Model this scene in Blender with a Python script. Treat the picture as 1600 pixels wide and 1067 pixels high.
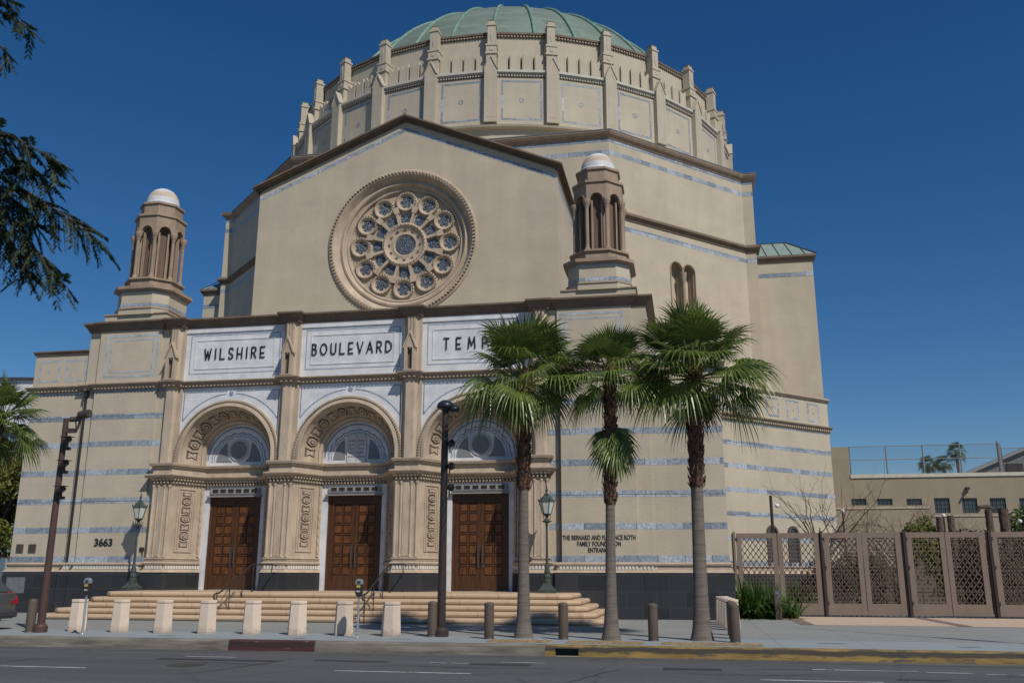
import bpy, bmesh, math, random
from mathutils import Vector, Matrix
from math import sin, cos, pi, radians as RAD

# ------------------------------------------------------------------ camera, sky, sun
scene = bpy.context.scene
for o in list(bpy.data.objects): bpy.data.objects.remove(o)
COL = scene.collection
F_PX, PITCH, YAW, ROLL = 1430.0, RAD(14.3), RAD(-10.75), RAD(0.13)
cd = bpy.data.cameras.new("camera"); cam = bpy.data.objects.new("camera", cd); COL.objects.link(cam)
cd.sensor_width = 36; cd.lens = F_PX/1600*36; cd.clip_end = 3000; cd.clip_start = .1
_f = Vector((sin(YAW)*cos(PITCH), cos(YAW)*cos(PITCH), sin(PITCH))); _r = Vector((cos(YAW), -sin(YAW), 0)); _u = _r.cross(_f)
_r2 = _r*cos(ROLL)+_u*sin(ROLL); _u2 = -_r*sin(ROLL)+_u*cos(ROLL)
cam.matrix_world = Matrix(((_r2.x,_u2.x,-_f.x,0),(_r2.y,_u2.y,-_f.y,0),(_r2.z,_u2.z,-_f.z,1.65),(0,0,0,1)))
cd.dof.use_dof = True; cd.dof.focus_distance = 36; cd.dof.aperture_fstop = 2.4
scene.camera = cam

SUN_AZ, SUN_EL = RAD(44), RAD(46.5)          # azimuth measured from the facade's normal towards the right
to_sun = Vector((sin(SUN_AZ)*cos(SUN_EL), -cos(SUN_AZ)*cos(SUN_EL), sin(SUN_EL)))
w = bpy.data.worlds.new("World"); scene.world = w; w.use_nodes = True
nt = w.node_tree; bg = nt.nodes['Background']
sky = nt.nodes.new('ShaderNodeTexSky'); sky.sky_type = 'NISHITA'; sky.sun_disc = False
sky.sun_elevation = SUN_EL; sky.sun_rotation = math.atan2(to_sun.x, to_sun.y)
sky.altitude = 80; sky.air_density = 1.0; sky.dust_density = 0.0; sky.ozone_density = 5.0
hs = nt.nodes.new('ShaderNodeHueSaturation'); hs.inputs['Saturation'].default_value = 1.265; hs.inputs['Hue'].default_value = .503
nt.links.new(sky.outputs[0], hs.inputs['Color']); nt.links.new(hs.outputs[0], bg.inputs[0]); bg.inputs[1].default_value = 0.067
sl = bpy.data.lights.new("sun", 'SUN'); sun = bpy.data.objects.new("sun", sl); COL.objects.link(sun)
sl.energy = 3.75; sl.angle = RAD(.53); sl.color = (1.0, .93, .82)
sun.rotation_euler = to_sun.to_track_quat('Z', 'Y').to_euler(); sun.location = (20, -20, 40)
vs = scene.view_settings; vs.view_transform = 'Standard'; vs.look = 'None'; vs.exposure = 0.0; vs.gamma = 1; vs.use_curve_mapping = False
scene.render.engine = 'CYCLES'

# ------------------------------------------------------------------ materials
MATS = {}
def mat(name, col, rough=.85, var=.12, scale=3., bump=.15, bscale=40., metal=0., stretch=(1,1,1), col2=None, spec=.35, thin=0.):
    if name in MATS: return MATS[name]
    m = bpy.data.materials.new(name); m.use_nodes = True; t = m.node_tree; N = t.nodes; L = t.links
    b = N['Principled BSDF']; b.inputs['Roughness'].default_value = rough; b.inputs['Metallic'].default_value = metal
    b.inputs['Specular IOR Level'].default_value = spec
    tc = N.new('ShaderNodeTexCoord'); mp = N.new('ShaderNodeMapping'); mp.inputs['Scale'].default_value = stretch
    L.new(tc.outputs['Object'], mp.inputs[0])
    n1 = N.new('ShaderNodeTexNoise'); n1.inputs['Scale'].default_value = scale; n1.inputs['Detail'].default_value = 6; n1.inputs['Roughness'].default_value = .65
    L.new(mp.outputs[0], n1.inputs[0])
    r = N.new('ShaderNodeValToRGB'); c2 = col2 or tuple(c*(1-var*1.6) for c in col)
    r.color_ramp.elements[0].position = .3; r.color_ramp.elements[1].position = .7
    r.color_ramp.elements[0].color = (*c2, 1); r.color_ramp.elements[1].color = (*(tuple(min(1,c*(1+var*.6)) for c in col)), 1)
    L.new(n1.outputs[0], r.inputs[0]); L.new(r.outputs[0], b.inputs['Base Color'])
    if bump:
        n2 = N.new('ShaderNodeTexNoise'); n2.inputs['Scale'].default_value = bscale; n2.inputs['Detail'].default_value = 3
        L.new(mp.outputs[0], n2.inputs[0])
        bp = N.new('ShaderNodeBump'); bp.inputs['Strength'].default_value = bump; bp.inputs['Distance'].default_value = .02
        L.new(n2.outputs[0], bp.inputs['Height']); L.new(bp.outputs[0], b.inputs['Normal'])
    if thin:
        tr = N.new('ShaderNodeBsdfTranslucent'); L.new(r.outputs[0], tr.inputs[0]); mx = N.new('ShaderNodeMixShader'); mx.inputs[0].default_value = thin
        L.new(b.outputs[0], mx.inputs[1]); L.new(tr.outputs[0], mx.inputs[2]); L.new(mx.outputs[0], N['Material Output'].inputs[0])
    MATS[name] = m; return m

def blocks(name, cols, size, rough=.7, ext=0.0, vein=None, mortar=None, axes=('x','z'), bump=.1, noise=.15, offset=.5, ms=.006):
    """random-coloured slabs: white noise per brick, any surface parallel to z (u = x+y) or the ground"""
    if name in MATS: return MATS[name]
    m = bpy.data.materials.new(name); m.use_nodes = True; t = m.node_tree; N = t.nodes; L = t.links
    b = N['Principled BSDF']; b.inputs['Roughness'].default_value = rough; b.inputs['Specular IOR Level'].default_value = .35
    tc = N.new('ShaderNodeTexCoord'); sp = N.new('ShaderNodeSeparateXYZ'); L.new(tc.outputs['Object'], sp.inputs[0])
    cb = N.new('ShaderNodeCombineXYZ')
    if axes == ('x','z'):
        ad = N.new('ShaderNodeMath'); ad.operation = 'ADD'; L.new(sp.outputs[0], ad.inputs[0]); L.new(sp.outputs[1], ad.inputs[1])
        L.new(ad.outputs[0], cb.inputs[0]); L.new(sp.outputs[2], cb.inputs[1])
    else:
        L.new(sp.outputs[0], cb.inputs[0]); L.new(sp.outputs[1], cb.inputs[1])
    br = N.new('ShaderNodeTexBrick'); br.offset = offset; br.inputs['Color1'].default_value = (0,0,0,1); br.inputs['Color2'].default_value = (1,1,1,1)
    br.inputs['Mortar'].default_value = (.5,.5,.5,1); br.inputs['Scale'].default_value = 1; br.inputs['Brick Width'].default_value = size[0]; br.inputs['Row Height'].default_value = size[1]
    br.inputs['Mortar Size'].default_value = ms; br.inputs['Bias'].default_value = 0
    L.new(cb.outputs[0], br.inputs[0])
    n1 = N.new('ShaderNodeTexNoise'); n1.inputs['Scale'].default_value = 5; n1.inputs['Detail'].default_value = 8; n1.inputs['Distortion'].default_value = 1.2; L.new(tc.outputs['Object'], n1.inputs[0])
    mx0 = N.new('ShaderNodeMix'); mx0.data_type = 'FLOAT'; mx0.inputs[0].default_value = noise
    L.new(br.outputs[0], mx0.inputs[2]); L.new(n1.outputs[0], mx0.inputs[3])
    r = N.new('ShaderNodeValToRGB'); el = r.color_ramp.elements
    for i, c in enumerate(cols):
        p = i/(len(cols)-1)
        e = el[0] if i == 0 else (el[1] if i == len(cols)-1 else el.new(p)); e.position = p; e.color = (*c, 1)
    L.new(mx0.outputs[0], r.inputs[0])
    out = r.outputs[0]
    if mortar:
        mm = N.new('ShaderNodeMix'); mm.data_type = 'RGBA'; L.new(br.outputs['Fac'], mm.inputs[0]); L.new(out, mm.inputs[6]); mm.inputs[7].default_value = (*mortar, 1); out = mm.outputs[2]
    L.new(out, b.inputs['Base Color'])
    if bump:
        n2 = N.new('ShaderNodeTexNoise'); n2.inputs['Scale'].default_value = 30; L.new(tc.outputs['Object'], n2.inputs[0])
        bp = N.new('ShaderNodeBump'); bp.inputs['Strength'].default_value = bump; bp.inputs['Distance'].default_value = .01
        L.new(n2.outputs[0], bp.inputs['Height']); L.new(bp.outputs[0], b.inputs['Normal'])
    MATS[name] = m; return m

def stucco(name, col, streak=.13):
    """painted plaster: broad tone drift, faint irregular run-off marks, fine horizontal trowel ridges"""
    m = mat(name, col, .9, .05, .25, .35, 9., stretch=(.6,.6,2.6)); t = m.node_tree; N = t.nodes; L = t.links
    b = N['Principled BSDF']; src = b.inputs['Base Color'].links[0].from_socket
    tc = N.new('ShaderNodeTexCoord'); mp = N.new('ShaderNodeMapping'); mp.inputs['Scale'].default_value = (.75, .75, .10); L.new(tc.outputs['Object'], mp.inputs[0])
    n = N.new('ShaderNodeTexNoise'); n.inputs['Scale'].default_value = 1.1; n.inputs['Detail'].default_value = 7; n.inputs['Distortion'].default_value = .6; L.new(mp.outputs[0], n.inputs[0])
    n3 = N.new('ShaderNodeTexNoise'); n3.inputs['Scale'].default_value = .8; n3.inputs['Detail'].default_value = 9; n3.inputs['Roughness'].default_value = .72; L.new(tc.outputs['Object'], n3.inputs[0])
    ad = N.new('ShaderNodeMath'); ad.operation = 'ADD'; L.new(n.outputs[0], ad.inputs[0]); L.new(n3.outputs[0], ad.inputs[1])
    r = N.new('ShaderNodeMapRange'); r.inputs[1].default_value = .75; r.inputs[2].default_value = 1.25; r.inputs[3].default_value = 1-streak; r.inputs[4].default_value = 1.04
    L.new(ad.outputs[0], r.inputs[0])
    mx = N.new('ShaderNodeMix'); mx.data_type = 'RGBA'; mx.blend_type = 'MULTIPLY'; mx.inputs[0].default_value = 1
    cb = N.new('ShaderNodeCombineColor'); [L.new(r.outputs[0], cb.inputs[i]) for i in range(3)]
    L.new(src, mx.inputs[6]); L.new(cb.outputs[0], mx.inputs[7]); L.new(mx.outputs[2], b.inputs['Base Color'])
    return m

STUC = stucco('painted_stucco', (.485, .425, .332))
STUC2 = stucco('painted_stucco_drum', (.485, .435, .35), streak=.12)
STUC3 = stucco('neighbour_stucco', (.30, .255, .19))
STONE = mat('terracotta_stone', (.465, .378, .29), .85, .16, 2.2, .3, 30., stretch=(1,1,.5))
STONE_D = mat('recess_shade_stone', (.15, .115, .09), .9, .2, 6., .3, 30.)  # dark colour stands in for the shade inside carved recesses
CAST = mat('cast_concrete_brown', (.33, .25, .19), .9, .16, 2.5, .45, 45., stretch=(1,1,.4))
BROWN = mat('brown_cornice', (.17, .125, .095), .75, .2, 2., .2, 30.)
DENT = mat('cornice_light', (.42, .35, .27), .85, .15, 5., .1, 30.)
DRUMC = mat('drum_cornice_paint', (.50,.48,.44), .7, .1, 3., .1, 30.)
WHITE_D = mat('white_cornice', (.62, .60, .57), .7, .1, 3., .1, 30.)
MARB = mat('white_marble', (.68, .69, .71), .55, .10, 1.6, .08, 20., col2=(.50,.52,.56))
MARBG = blocks('grey_blue_marble', [(.10,.13,.17),(.20,.24,.29),(.31,.36,.42),(.16,.20,.25),(.40,.44,.50)], (.95,.5), noise=.42, rough=.45, mortar=(.09,.10,.12), ms=.012)
def _fleck():
    t = MARBG.node_tree; N = t.nodes; L = t.links; b = N['Principled BSDF']; src = b.inputs['Base Color'].links[0].from_socket
    tc = N.new('ShaderNodeTexCoord'); n = N.new('ShaderNodeTexNoise'); n.inputs['Scale'].default_value = 9; n.inputs['Detail'].default_value = 9; n.inputs['Roughness'].default_value = .75; n.inputs['Distortion'].default_value = 1.5
    L.new(tc.outputs['Object'], n.inputs[0]); r = N.new('ShaderNodeMapRange'); r.inputs[1].default_value = .35; r.inputs[2].default_value = .68; r.inputs[3].default_value = .55; r.inputs[4].default_value = 1.9; L.new(n.outputs[0], r.inputs[0])
    mx = N.new('ShaderNodeMix'); mx.data_type = 'RGBA'; mx.blend_type = 'MULTIPLY'; mx.inputs[0].default_value = 1; cb = N.new('ShaderNodeCombineColor'); [L.new(r.outputs[0], cb.inputs[i]) for i in range(3)]
    L.new(src, mx.inputs[6]); L.new(cb.outputs[0], mx.inputs[7]); L.new(mx.outputs[2], b.inputs['Base Color'])
_fleck()
MARBL = mat('marble_line', (.27,.33,.42), .5, .35, 6., .05)
MOSA = mat('grey_mosaic', (.22,.24,.26), .6, .3, 30., .2, 60.)
GRAN = blocks('black_granite', [(.016,.018,.022),(.028,.030,.035),(.045,.047,.052)], (1.15,.55), rough=.4, noise=.45, mortar=(.06,.06,.065), ms=.008)
WOOD = mat('door_wood', (.085,.036,.016), .45, .35, 3., .15, 20., stretch=(6,6,.5))
WOODP = mat('door_panel_wood', (.14,.055,.018), .4, .4, 1.3, .15, 20., stretch=(3,3,1.2))
IRON = mat('dark_iron', (.035,.03,.028), .5, .2, 8., .1)
LETTER = mat('dark_bronze_letters', (.022,.027,.035), .5, .2, 8., .05)
PATINA = mat('green_lamp_iron', (.055,.075,.068), .55, .3, 10., .15)
LGLASS = mat('lantern_glass', (.50,.55,.52), .25, .1, 6., .0)
BRPAINT = mat('brown_painted_metal', (.115,.088,.07), .5, .12, 3., .08)
POLE = mat('dark_brown_pole', (.045,.032,.03), .42, .15, 4., .08)
GATEM = mat('gate_bronze_metal', (.205,.158,.13), .55, .08, 1.5, .05)
STEPM = mat('tan_step_stone', (.62,.445,.275), .7, .16, 1.8, .12, 30., col2=(.42,.30,.19))
HEXC = mat('pinkish_precast', (.66,.545,.445), .85, .07, 2.5, .25, 60., col2=(.56,.455,.37))
GALV = mat('galvanised_metal', (.45,.48,.50), .4, .15, 8., .05, metal=.6)
CHROME = mat('meter_dome_metal', (.55,.58,.62), .25, .1, 8., 0, metal=.7)
GLASSD = mat('dark_glass', (.03,.04,.055), .12, .3, 3., 0, spec=.6)
FROND = mat('palm_frond', (.165,.215,.045), .36, .35, 1.5, .1, 20., col2=(.035,.075,.018), spec=.6, thin=.28)
FRONDY = mat('palm_frond_dry', (.25,.19,.06), .7, .4, 3., .1, 20., col2=(.12,.07,.02), thin=.15)
PETI = mat('palm_petiole', (.17,.19,.06), .5, .2, 4., 0)
TRUNK = mat('palm_trunk_grey', (.18,.155,.135), .9, .3, 1.2, .6, 12., stretch=(1,1,14))
BOOT = mat('palm_boots', (.16,.085,.055), .9, .4, 6., .6, 20., col2=(.05,.028,.02))
LEAF = mat('broad_leaf', (.085,.13,.028), .5, .35, 1.5, .1, col2=(.035,.07,.016), thin=.25)
LEAFY = mat('yellow_green_leaf', (.17,.175,.035), .55, .4, .8, .1, col2=(.07,.09,.02), thin=.25)
DLEAF = mat('feathery_leaf', (.030,.055,.018), .6, .3, 4., 0, col2=(.012,.028,.012), thin=.3)
STRAP = mat('strap_leaf', (.09,.16,.035), .45, .35, 3., .05, col2=(.03,.075,.018), thin=.2)
BARK = mat('twig_bark', (.13,.095,.07), .9, .25, 6., .3)
SOIL = mat('tree_pit_soil', (.30,.22,.12), .95, .35, 5., .6, 30., col2=(.14,.10,.06))

# copper dome: rows of tarnished sheets
COPPER = blocks('verdigris_copper', [(.10,.135,.11),(.135,.175,.15),(.155,.205,.175),(.12,.145,.12),(.20,.26,.23)], (1.5,.45), rough=.6, noise=.55, mortar=(.10,.15,.125), ms=.012)
COPRIB = mat('copper_rib', (.17,.29,.235), .55, .25, 3., .1)
ROOFM = mat('grey_green_metal_roof', (.25,.32,.29), .45, .1, 2., .05)
ROSEG = bpy.data.materials.new('leaded_glass'); ROSEG.use_nodes = True
def _rg():
    t = ROSEG.node_tree; N = t.nodes; L = t.links; b = N['Principled BSDF']; b.inputs['Roughness'].default_value = .3
    tc = N.new('ShaderNodeTexCoord'); v = N.new('ShaderNodeTexVoronoi'); v.feature = 'DISTANCE_TO_EDGE'; v.inputs['Scale'].default_value = 11
    L.new(tc.outputs['Object'], v.inputs[0]); r = N.new('ShaderNodeValToRGB'); r.color_ramp.interpolation = 'CONSTANT'
    r.color_ramp.elements[0].color = (.22,.25,.29,1); r.color_ramp.elements[1].position = .075; r.color_ramp.elements[1].color = (.014,.018,.028,1)
    L.new(v.outputs[0], r.inputs[0]); L.new(r.outputs[0], b.inputs['Base Color'])
_rg()

def asphalt():
    m = mat('asphalt', (.105,.108,.112), .85, .16, .5, .5, 120., stretch=(.12,1.3,1)); t = m.node_tree; N = t.nodes; L = t.links
    b = N['Principled BSDF']; src = b.inputs['Base Color'].links[0].from_socket
    tc = N.new('ShaderNodeTexCoord')
    n = N.new('ShaderNodeTexNoise'); n.inputs['Scale'].default_value = 55; n.inputs['Detail'].default_value = 4; L.new(tc.outputs['Object'], n.inputs[0])
    r = N.new('ShaderNodeMapRange'); r.inputs[1].default_value = .35; r.inputs[2].default_value = .7; r.inputs[3].default_value = .72; r.inputs[4].default_value = 1.25; L.new(n.outputs[0], r.inputs[0])
    v = N.new('ShaderNodeTexVoronoi'); v.feature = 'DISTANCE_TO_EDGE'; v.inputs['Scale'].default_value = .33; nz = N.new('ShaderNodeTexNoise'); nz.inputs['Scale'].default_value = 1.3; nz.inputs['Detail'].default_value = 6
    L.new(tc.outputs['Object'], nz.inputs[0]); mv = N.new('ShaderNodeMix'); mv.data_type = 'VECTOR'; mv.inputs[0].default_value = .35; L.new(tc.outputs['Object'], mv.inputs[4]); L.new(nz.outputs[1], mv.inputs[5]); L.new(mv.outputs[1], v.inputs[0])
    cr = N.new('ShaderNodeMapRange'); cr.inputs[1].default_value = .0; cr.inputs[2].default_value = .006; cr.inputs[3].default_value = .6; cr.inputs[4].default_value = 1; L.new(v.outputs[0], cr.inputs[0])
    mu = N.new('ShaderNodeMath'); mu.operation = 'MULTIPLY'; L.new(r.outputs[0], mu.inputs[0]); L.new(cr.outputs[0], mu.inputs[1])
    cb = N.new('ShaderNodeCombineColor'); [L.new(mu.outputs[0], cb.inputs[i]) for i in range(3)]
    mx = N.new('ShaderNodeMix'); mx.data_type = 'RGBA'; mx.blend_type = 'MULTIPLY'; mx.inputs[0].default_value = 1
    L.new(src, mx.inputs[6]); L.new(cb.outputs[0], mx.inputs[7]); L.new(mx.outputs[2], b.inputs['Base Color'])
    return m
ASPH = asphalt()
STEPM = blocks('tan_step_slabs', [(.40,.29,.19),(.52,.385,.255),(.62,.46,.31),(.56,.42,.29)], (1.62,12), rough=.7, noise=.7, mortar=(.20,.14,.09), offset=0, ms=.008)
ASPH2 = mat('asphalt_patch', (.045,.046,.05), .85, .2, 2., .5, 100.)
WALK = blocks('pavement_concrete', [(.17,.18,.178),(.235,.245,.24),(.30,.305,.295)], (1.9,1.9), rough=.9, noise=.85, mortar=(.15,.17,.18), axes=('x','y'), offset=0, ms=.012)
WALK2 = blocks('pale_kerbside_concrete', [(.22,.26,.28),(.30,.345,.365),(.37,.41,.43),(.28,.31,.33)], (1.9,1.3), rough=.9, noise=.8, mortar=(.17,.19,.20), axes=('x','y'), offset=0, ms=.012)
PAVER = blocks('tan_driveway_concrete', [(.44,.335,.25),(.49,.38,.285),(.53,.41,.31)], (2.6,2.4), rough=.9, noise=.7, mortar=(.30,.22,.17), axes=('x','y'), offset=0, ms=.01)
PAVERD = mat('brown_paver_band', (.20,.15,.13), .9, .15, 6., .3)
KERB = mat('kerb_concrete', (.20,.185,.155), .9, .45, 1.6, .4, 30., stretch=(.6,1,6), col2=(.085,.078,.065))
def chipped(name, paint, under, thr):
    m = mat(name, paint, .75, .3, 2.5, .3, 30., stretch=(.5,1,3)); t = m.node_tree; N = t.nodes; L = t.links
    b = N['Principled BSDF']; src = b.inputs['Base Color'].links[0].from_socket
    tc = N.new('ShaderNodeTexCoord'); mp = N.new('ShaderNodeMapping'); mp.inputs['Scale'].default_value = (.8,1,5); L.new(tc.outputs['Object'], mp.inputs[0])
    n = N.new('ShaderNodeTexNoise'); n.inputs['Scale'].default_value = 3.2; n.inputs['Detail'].default_value = 9; n.inputs['Roughness'].default_value = .7; L.new(mp.outputs[0], n.inputs[0])
    r = N.new('ShaderNodeMapRange'); r.inputs[1].default_value = thr; r.inputs[2].default_value = thr+.02; L.new(n.outputs[0], r.inputs[0])
    mx = N.new('ShaderNodeMix'); mx.data_type = 'RGBA'; L.new(r.outputs[0], mx.inputs[0]); L.new(src, mx.inputs[6]); mx.inputs[7].default_value = (*under, 1)
    L.new(mx.outputs[2], b.inputs['Base Color']); return m
KRED = chipped('red_kerb_paint', (.075,.027,.03), (.30,.27,.24), .63)
KYEL = chipped('yellow_kerb_paint', (.27,.18,.055), (.075,.068,.06), .57)
def banded(m, z0, z1, dark):
    t = m.node_tree; N = t.nodes; L = t.links; b = N['Principled BSDF']; src = b.inputs['Base Color'].links[0].from_socket
    tc = N.new('ShaderNodeTexCoord'); sp = N.new('ShaderNodeSeparateXYZ'); L.new(tc.outputs['Object'], sp.inputs[0])
    n = N.new('ShaderNodeTexNoise'); n.inputs['Scale'].default_value = 2.2; n.inputs['Detail'].default_value = 8; L.new(tc.outputs['Object'], n.inputs[0])
    a = N.new('ShaderNodeMath'); a.operation = 'MULTIPLY_ADD'; L.new(n.outputs[0], a.inputs[0]); a.inputs[1].default_value = .12; L.new(sp.outputs[2], a.inputs[2])
    r = N.new('ShaderNodeValToRGB'); e = r.color_ramp.elements; mr = N.new('ShaderNodeMapRange'); mr.inputs[1].default_value = z0-.05+.06; mr.inputs[2].default_value = z1+.05+.06; L.new(a.outputs[0], mr.inputs[0]); L.new(mr.outputs[0], r.inputs[0])
    w_ = .05/(z1-z0+.1); e[0].position = w_*.8; e[0].color = (0,0,0,1); e[1].position = w_*1.3; e[1].color = (.9,.9,.9,1); q_ = e.new(1-w_*1.1); q_.color = (.9,.9,.9,1); q_ = e.new(1-w_*.7); q_.color = (0,0,0,1)
    mx = N.new('ShaderNodeMix'); mx.data_type = 'RGBA'; L.new(r.outputs[0], mx.inputs[0]); L.new(src, mx.inputs[6]); mx.inputs[7].default_value = (*dark, 1); L.new(mx.outputs[2], b.inputs['Base Color'])
banded(KYEL, .02, .125, (.045,.042,.04)); banded(KRED, .0, .12, (.035,.022,.024))
RPAINT = chipped('worn_road_paint', (.50,.51,.51), (.12,.12,.125), .58)

def grimy(m, z0, z1, k=.5):
    """splash-back dirt creeping up from the foot, broken up by noise, and a small tone change per object"""
    t = m.node_tree; N = t.nodes; L = t.links; b = N['Principled BSDF']; src = b.inputs['Base Color'].links[0].from_socket
    tc = N.new('ShaderNodeTexCoord'); sp = N.new('ShaderNodeSeparateXYZ'); L.new(tc.outputs['Object'], sp.inputs[0]); oi = N.new('ShaderNodeObjectInfo')
    ad0 = N.new('ShaderNodeVectorMath'); ad0.operation = 'MULTIPLY_ADD'; L.new(oi.outputs['Location'], ad0.inputs[0]); ad0.inputs[1].default_value = (.7,.7,.7); L.new(tc.outputs['Object'], ad0.inputs[2])
    n = N.new('ShaderNodeTexNoise'); n.inputs['Scale'].default_value = 6; n.inputs['Detail'].default_value = 8; L.new(ad0.outputs[0], n.inputs[0])
    a = N.new('ShaderNodeMath'); a.operation = 'MULTIPLY_ADD'; L.new(n.outputs[0], a.inputs[0]); a.inputs[1].default_value = .5; L.new(sp.outputs[2], a.inputs[2])
    r = N.new('ShaderNodeMapRange'); r.inputs[1].default_value = z0+.2; r.inputs[2].default_value = z1+.3; r.inputs[3].default_value = k; r.inputs[4].default_value = 1; L.new(a.outputs[0], r.inputs[0])
    r2 = N.new('ShaderNodeMapRange'); r2.inputs[3].default_value = .9; r2.inputs[4].default_value = 1.06; L.new(oi.outputs['Random'], r2.inputs[0])
    mu = N.new('ShaderNodeMath'); mu.operation = 'MULTIPLY'; L.new(r.outputs[0], mu.inputs[0]); L.new(r2.outputs[0], mu.inputs[1])
    mx = N.new('ShaderNodeMix'); mx.data_type = 'RGBA'; mx.blend_type = 'MULTIPLY'; mx.inputs[0].default_value = 1; cb = N.new('ShaderNodeCombineColor'); [L.new(mu.outputs[0], cb.inputs[i]) for i in range(3)]
    L.new(src, mx.inputs[6]); L.new(cb.outputs[0], mx.inputs[7]); L.new(mx.outputs[2], b.inputs['Base Color'])
grimy(HEXC, .15, .30, .55); grimy(BRPAINT, .15, .35, .6)
# ------------------------------------------------------------------ mesh helper
def top_of(o):
    while o.parent: o = o.parent
    return o
class MB:
    def __init__(s): s.v = []; s.f = []; s.m = []; s.mi = 0
    def add(s, vs, fs):
        b = len(s.v); s.v += [tuple(p) for p in vs]
        for f in fs: s.f.append([b+i for i in f]); s.m.append(s.mi)
    def box(s, x0, x1, y0, y1, z0, z1):
        s.add([(x0,y0,z0),(x1,y0,z0),(x1,y1,z0),(x0,y1,z0),(x0,y0,z1),(x1,y0,z1),(x1,y1,z1),(x0,y1,z1)],
              [(0,3,2,1),(4,5,6,7),(0,1,5,4),(1,2,6,5),(2,3,7,6),(3,0,4,7)]); return s
    def prism(s, pts, a, b, ax='y'):
        """closed 2D polygon extruded along ax; pts are (x,z) for y, (x,y) for z, (y,z) for x"""
        def P(p, t): return (p[0],t,p[1]) if ax == 'y' else ((p[0],p[1],t) if ax == 'z' else (t,p[0],p[1]))
        n = len(pts); s.add([P(p,a) for p in pts]+[P(p,b) for p in pts],
            [tuple(range(n)), tuple(range(2*n-1,n-1,-1))]+[(i,(i+1)%n,n+(i+1)%n,n+i) for i in range(n)]); return s
    def sweep(s, path, prof, cap=True):
        """profile (out, z) swept along an (x, y) polyline with mitred corners; out is to the right of travel"""
        n = len(path); k = len(prof); R = []
        for i, p in enumerate(path):
            def nrm(a, b):
                d = Vector((b[0]-a[0], b[1]-a[1])).normalized(); return Vector((d.y, -d.x))
            if i == 0: m = nrm(path[0], path[1])
            elif i == n-1: m = nrm(path[-2], path[-1])
            else:
                a = nrm(path[i-1], p); b = nrm(p, path[i+1]); m = a+b; m = m/max(.2, m.dot(a))
            R += [(p[0]+m.x*o, p[1]+m.y*o, z) for o, z in prof]
        F = [(i*k+j, i*k+(j+1)%k, (i+1)*k+(j+1)%k, (i+1)*k+j) for i in range(n-1) for j in range(k)]
        if cap: F += [tuple(range(k)), tuple(range(n*k-1, (n-1)*k-1, -1))]
        s.add(R, F); return s
    def dentils(s, path, z0, z1, o0, o1, pitch, wd):
        for a, b in zip(path[:-1], path[1:]):
            A = Vector(a); B = Vector(b); L = (B-A).length; d = (B-A).normalized(); nn = Vector((d.y,-d.x)); c = max(1, int(L/pitch))
            for i in range(c):
                t = (i+.5)*L/c
                q = [A+d*(t-wd/2)+nn*o0, A+d*(t+wd/2)+nn*o0, A+d*(t+wd/2)+nn*o1, A+d*(t-wd/2)+nn*o1]
                s.add([(p.x,p.y,z0) for p in q]+[(p.x,p.y,z1) for p in q], [(0,1,2,3),(7,6,5,4),(0,1,5,4),(1,2,6,5),(2,3,7,6),(3,0,4,7)])
        return s
    def tube(s, pts, r, n=8, cap=True):
        pts = [Vector(p) for p in pts]; K = len(pts); rr = r if isinstance(r, (list, tuple)) else [r]*K; V = []; up = None
        for i, p in enumerate(pts):
            d = (pts[min(i+1,K-1)]-pts[max(i-1,0)]).normalized()
            if up is None: up = Vector((0,0,1)) if abs(d.z) < .9 else Vector((1,0,0))
            a = d.cross(up)
            a = a.normalized() if a.length > 1e-5 else d.cross(Vector((0,1,0))).normalized()
            b = a.cross(d); up = b
            V += [p+(a*cos(2*pi*j/n)+b*sin(2*pi*j/n))*rr[i] for j in range(n)]
        Fc = [(i*n+j, i*n+(j+1)%n, (i+1)*n+(j+1)%n, (i+1)*n+j) for i in range(K-1) for j in range(n)]
        if cap: Fc += [tuple(range(n)), tuple(range(K*n-1,(K-1)*n-1,-1))]
        s.add(V, Fc); return s
    def lathe(s, prof, c=(0,0,0), n=24, a0=0, a1=2*pi, rot=0):
        full = abs(a1-a0-2*pi) < 1e-6; m = n if full else n+1; V = []
        for i in range(m):
            a = a0+(a1-a0)*i/n+rot
            V += [(c[0]+r*cos(a), c[1]+r*sin(a), c[2]+z) for r, z in prof]
        k = len(prof); Fc = [(i*k+j, ((i+1)%m)*k+j, ((i+1)%m)*k+j+1, i*k+j+1) for i in range(n) for j in range(k-1)]
        s.add(V, Fc); return s
    def archrev(s, cx, zc, prof, zb, n=28):
        """(r, y) profile turned over a round arch with straight legs down to zb"""
        P = [(1, 0, zb)]+[(cos(pi*i/n), sin(pi*i/n), None) for i in range(n+1)]+[(-1, 0, zb)]; V = []
        for c_, s_, zz in P: V += [(cx+r*c_, y, zc+r*s_ if zz is None else zz) for r, y in prof]
        k = len(prof); s.add(V, [(i*k+j, (i+1)*k+j, (i+1)*k+j+1, i*k+j+1) for i in range(len(P)-1) for j in range(k-1)]); return s
    def disc(s, c, r, y0, y1, n=24, sq=1):
        return s.prism([(c[0]+r*cos(2*pi*i/n), c[1]+r*sq*sin(2*pi*i/n)) for i in range(n)], y0, y1, 'y')
    def local(s, O, U, V, N, pts, d0, d1):
        O = Vector(O); n = len(pts); Q = [O+U*p[0]+V*p[1]+N*d for d in (d0, d1) for p in pts]
        s.add(Q, [tuple(range(n)), tuple(range(2*n-1,n-1,-1))]+[(i,(i+1)%n,n+(i+1)%n,n+i) for i in range(n)]); return s
    def ball(s, c, r, n=12, sz=1.):
        return s.lathe([(r*sin(pi*i/8)+1e-4, -r*cos(pi*i/8)*sz) for i in range(9)], c, n)
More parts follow.
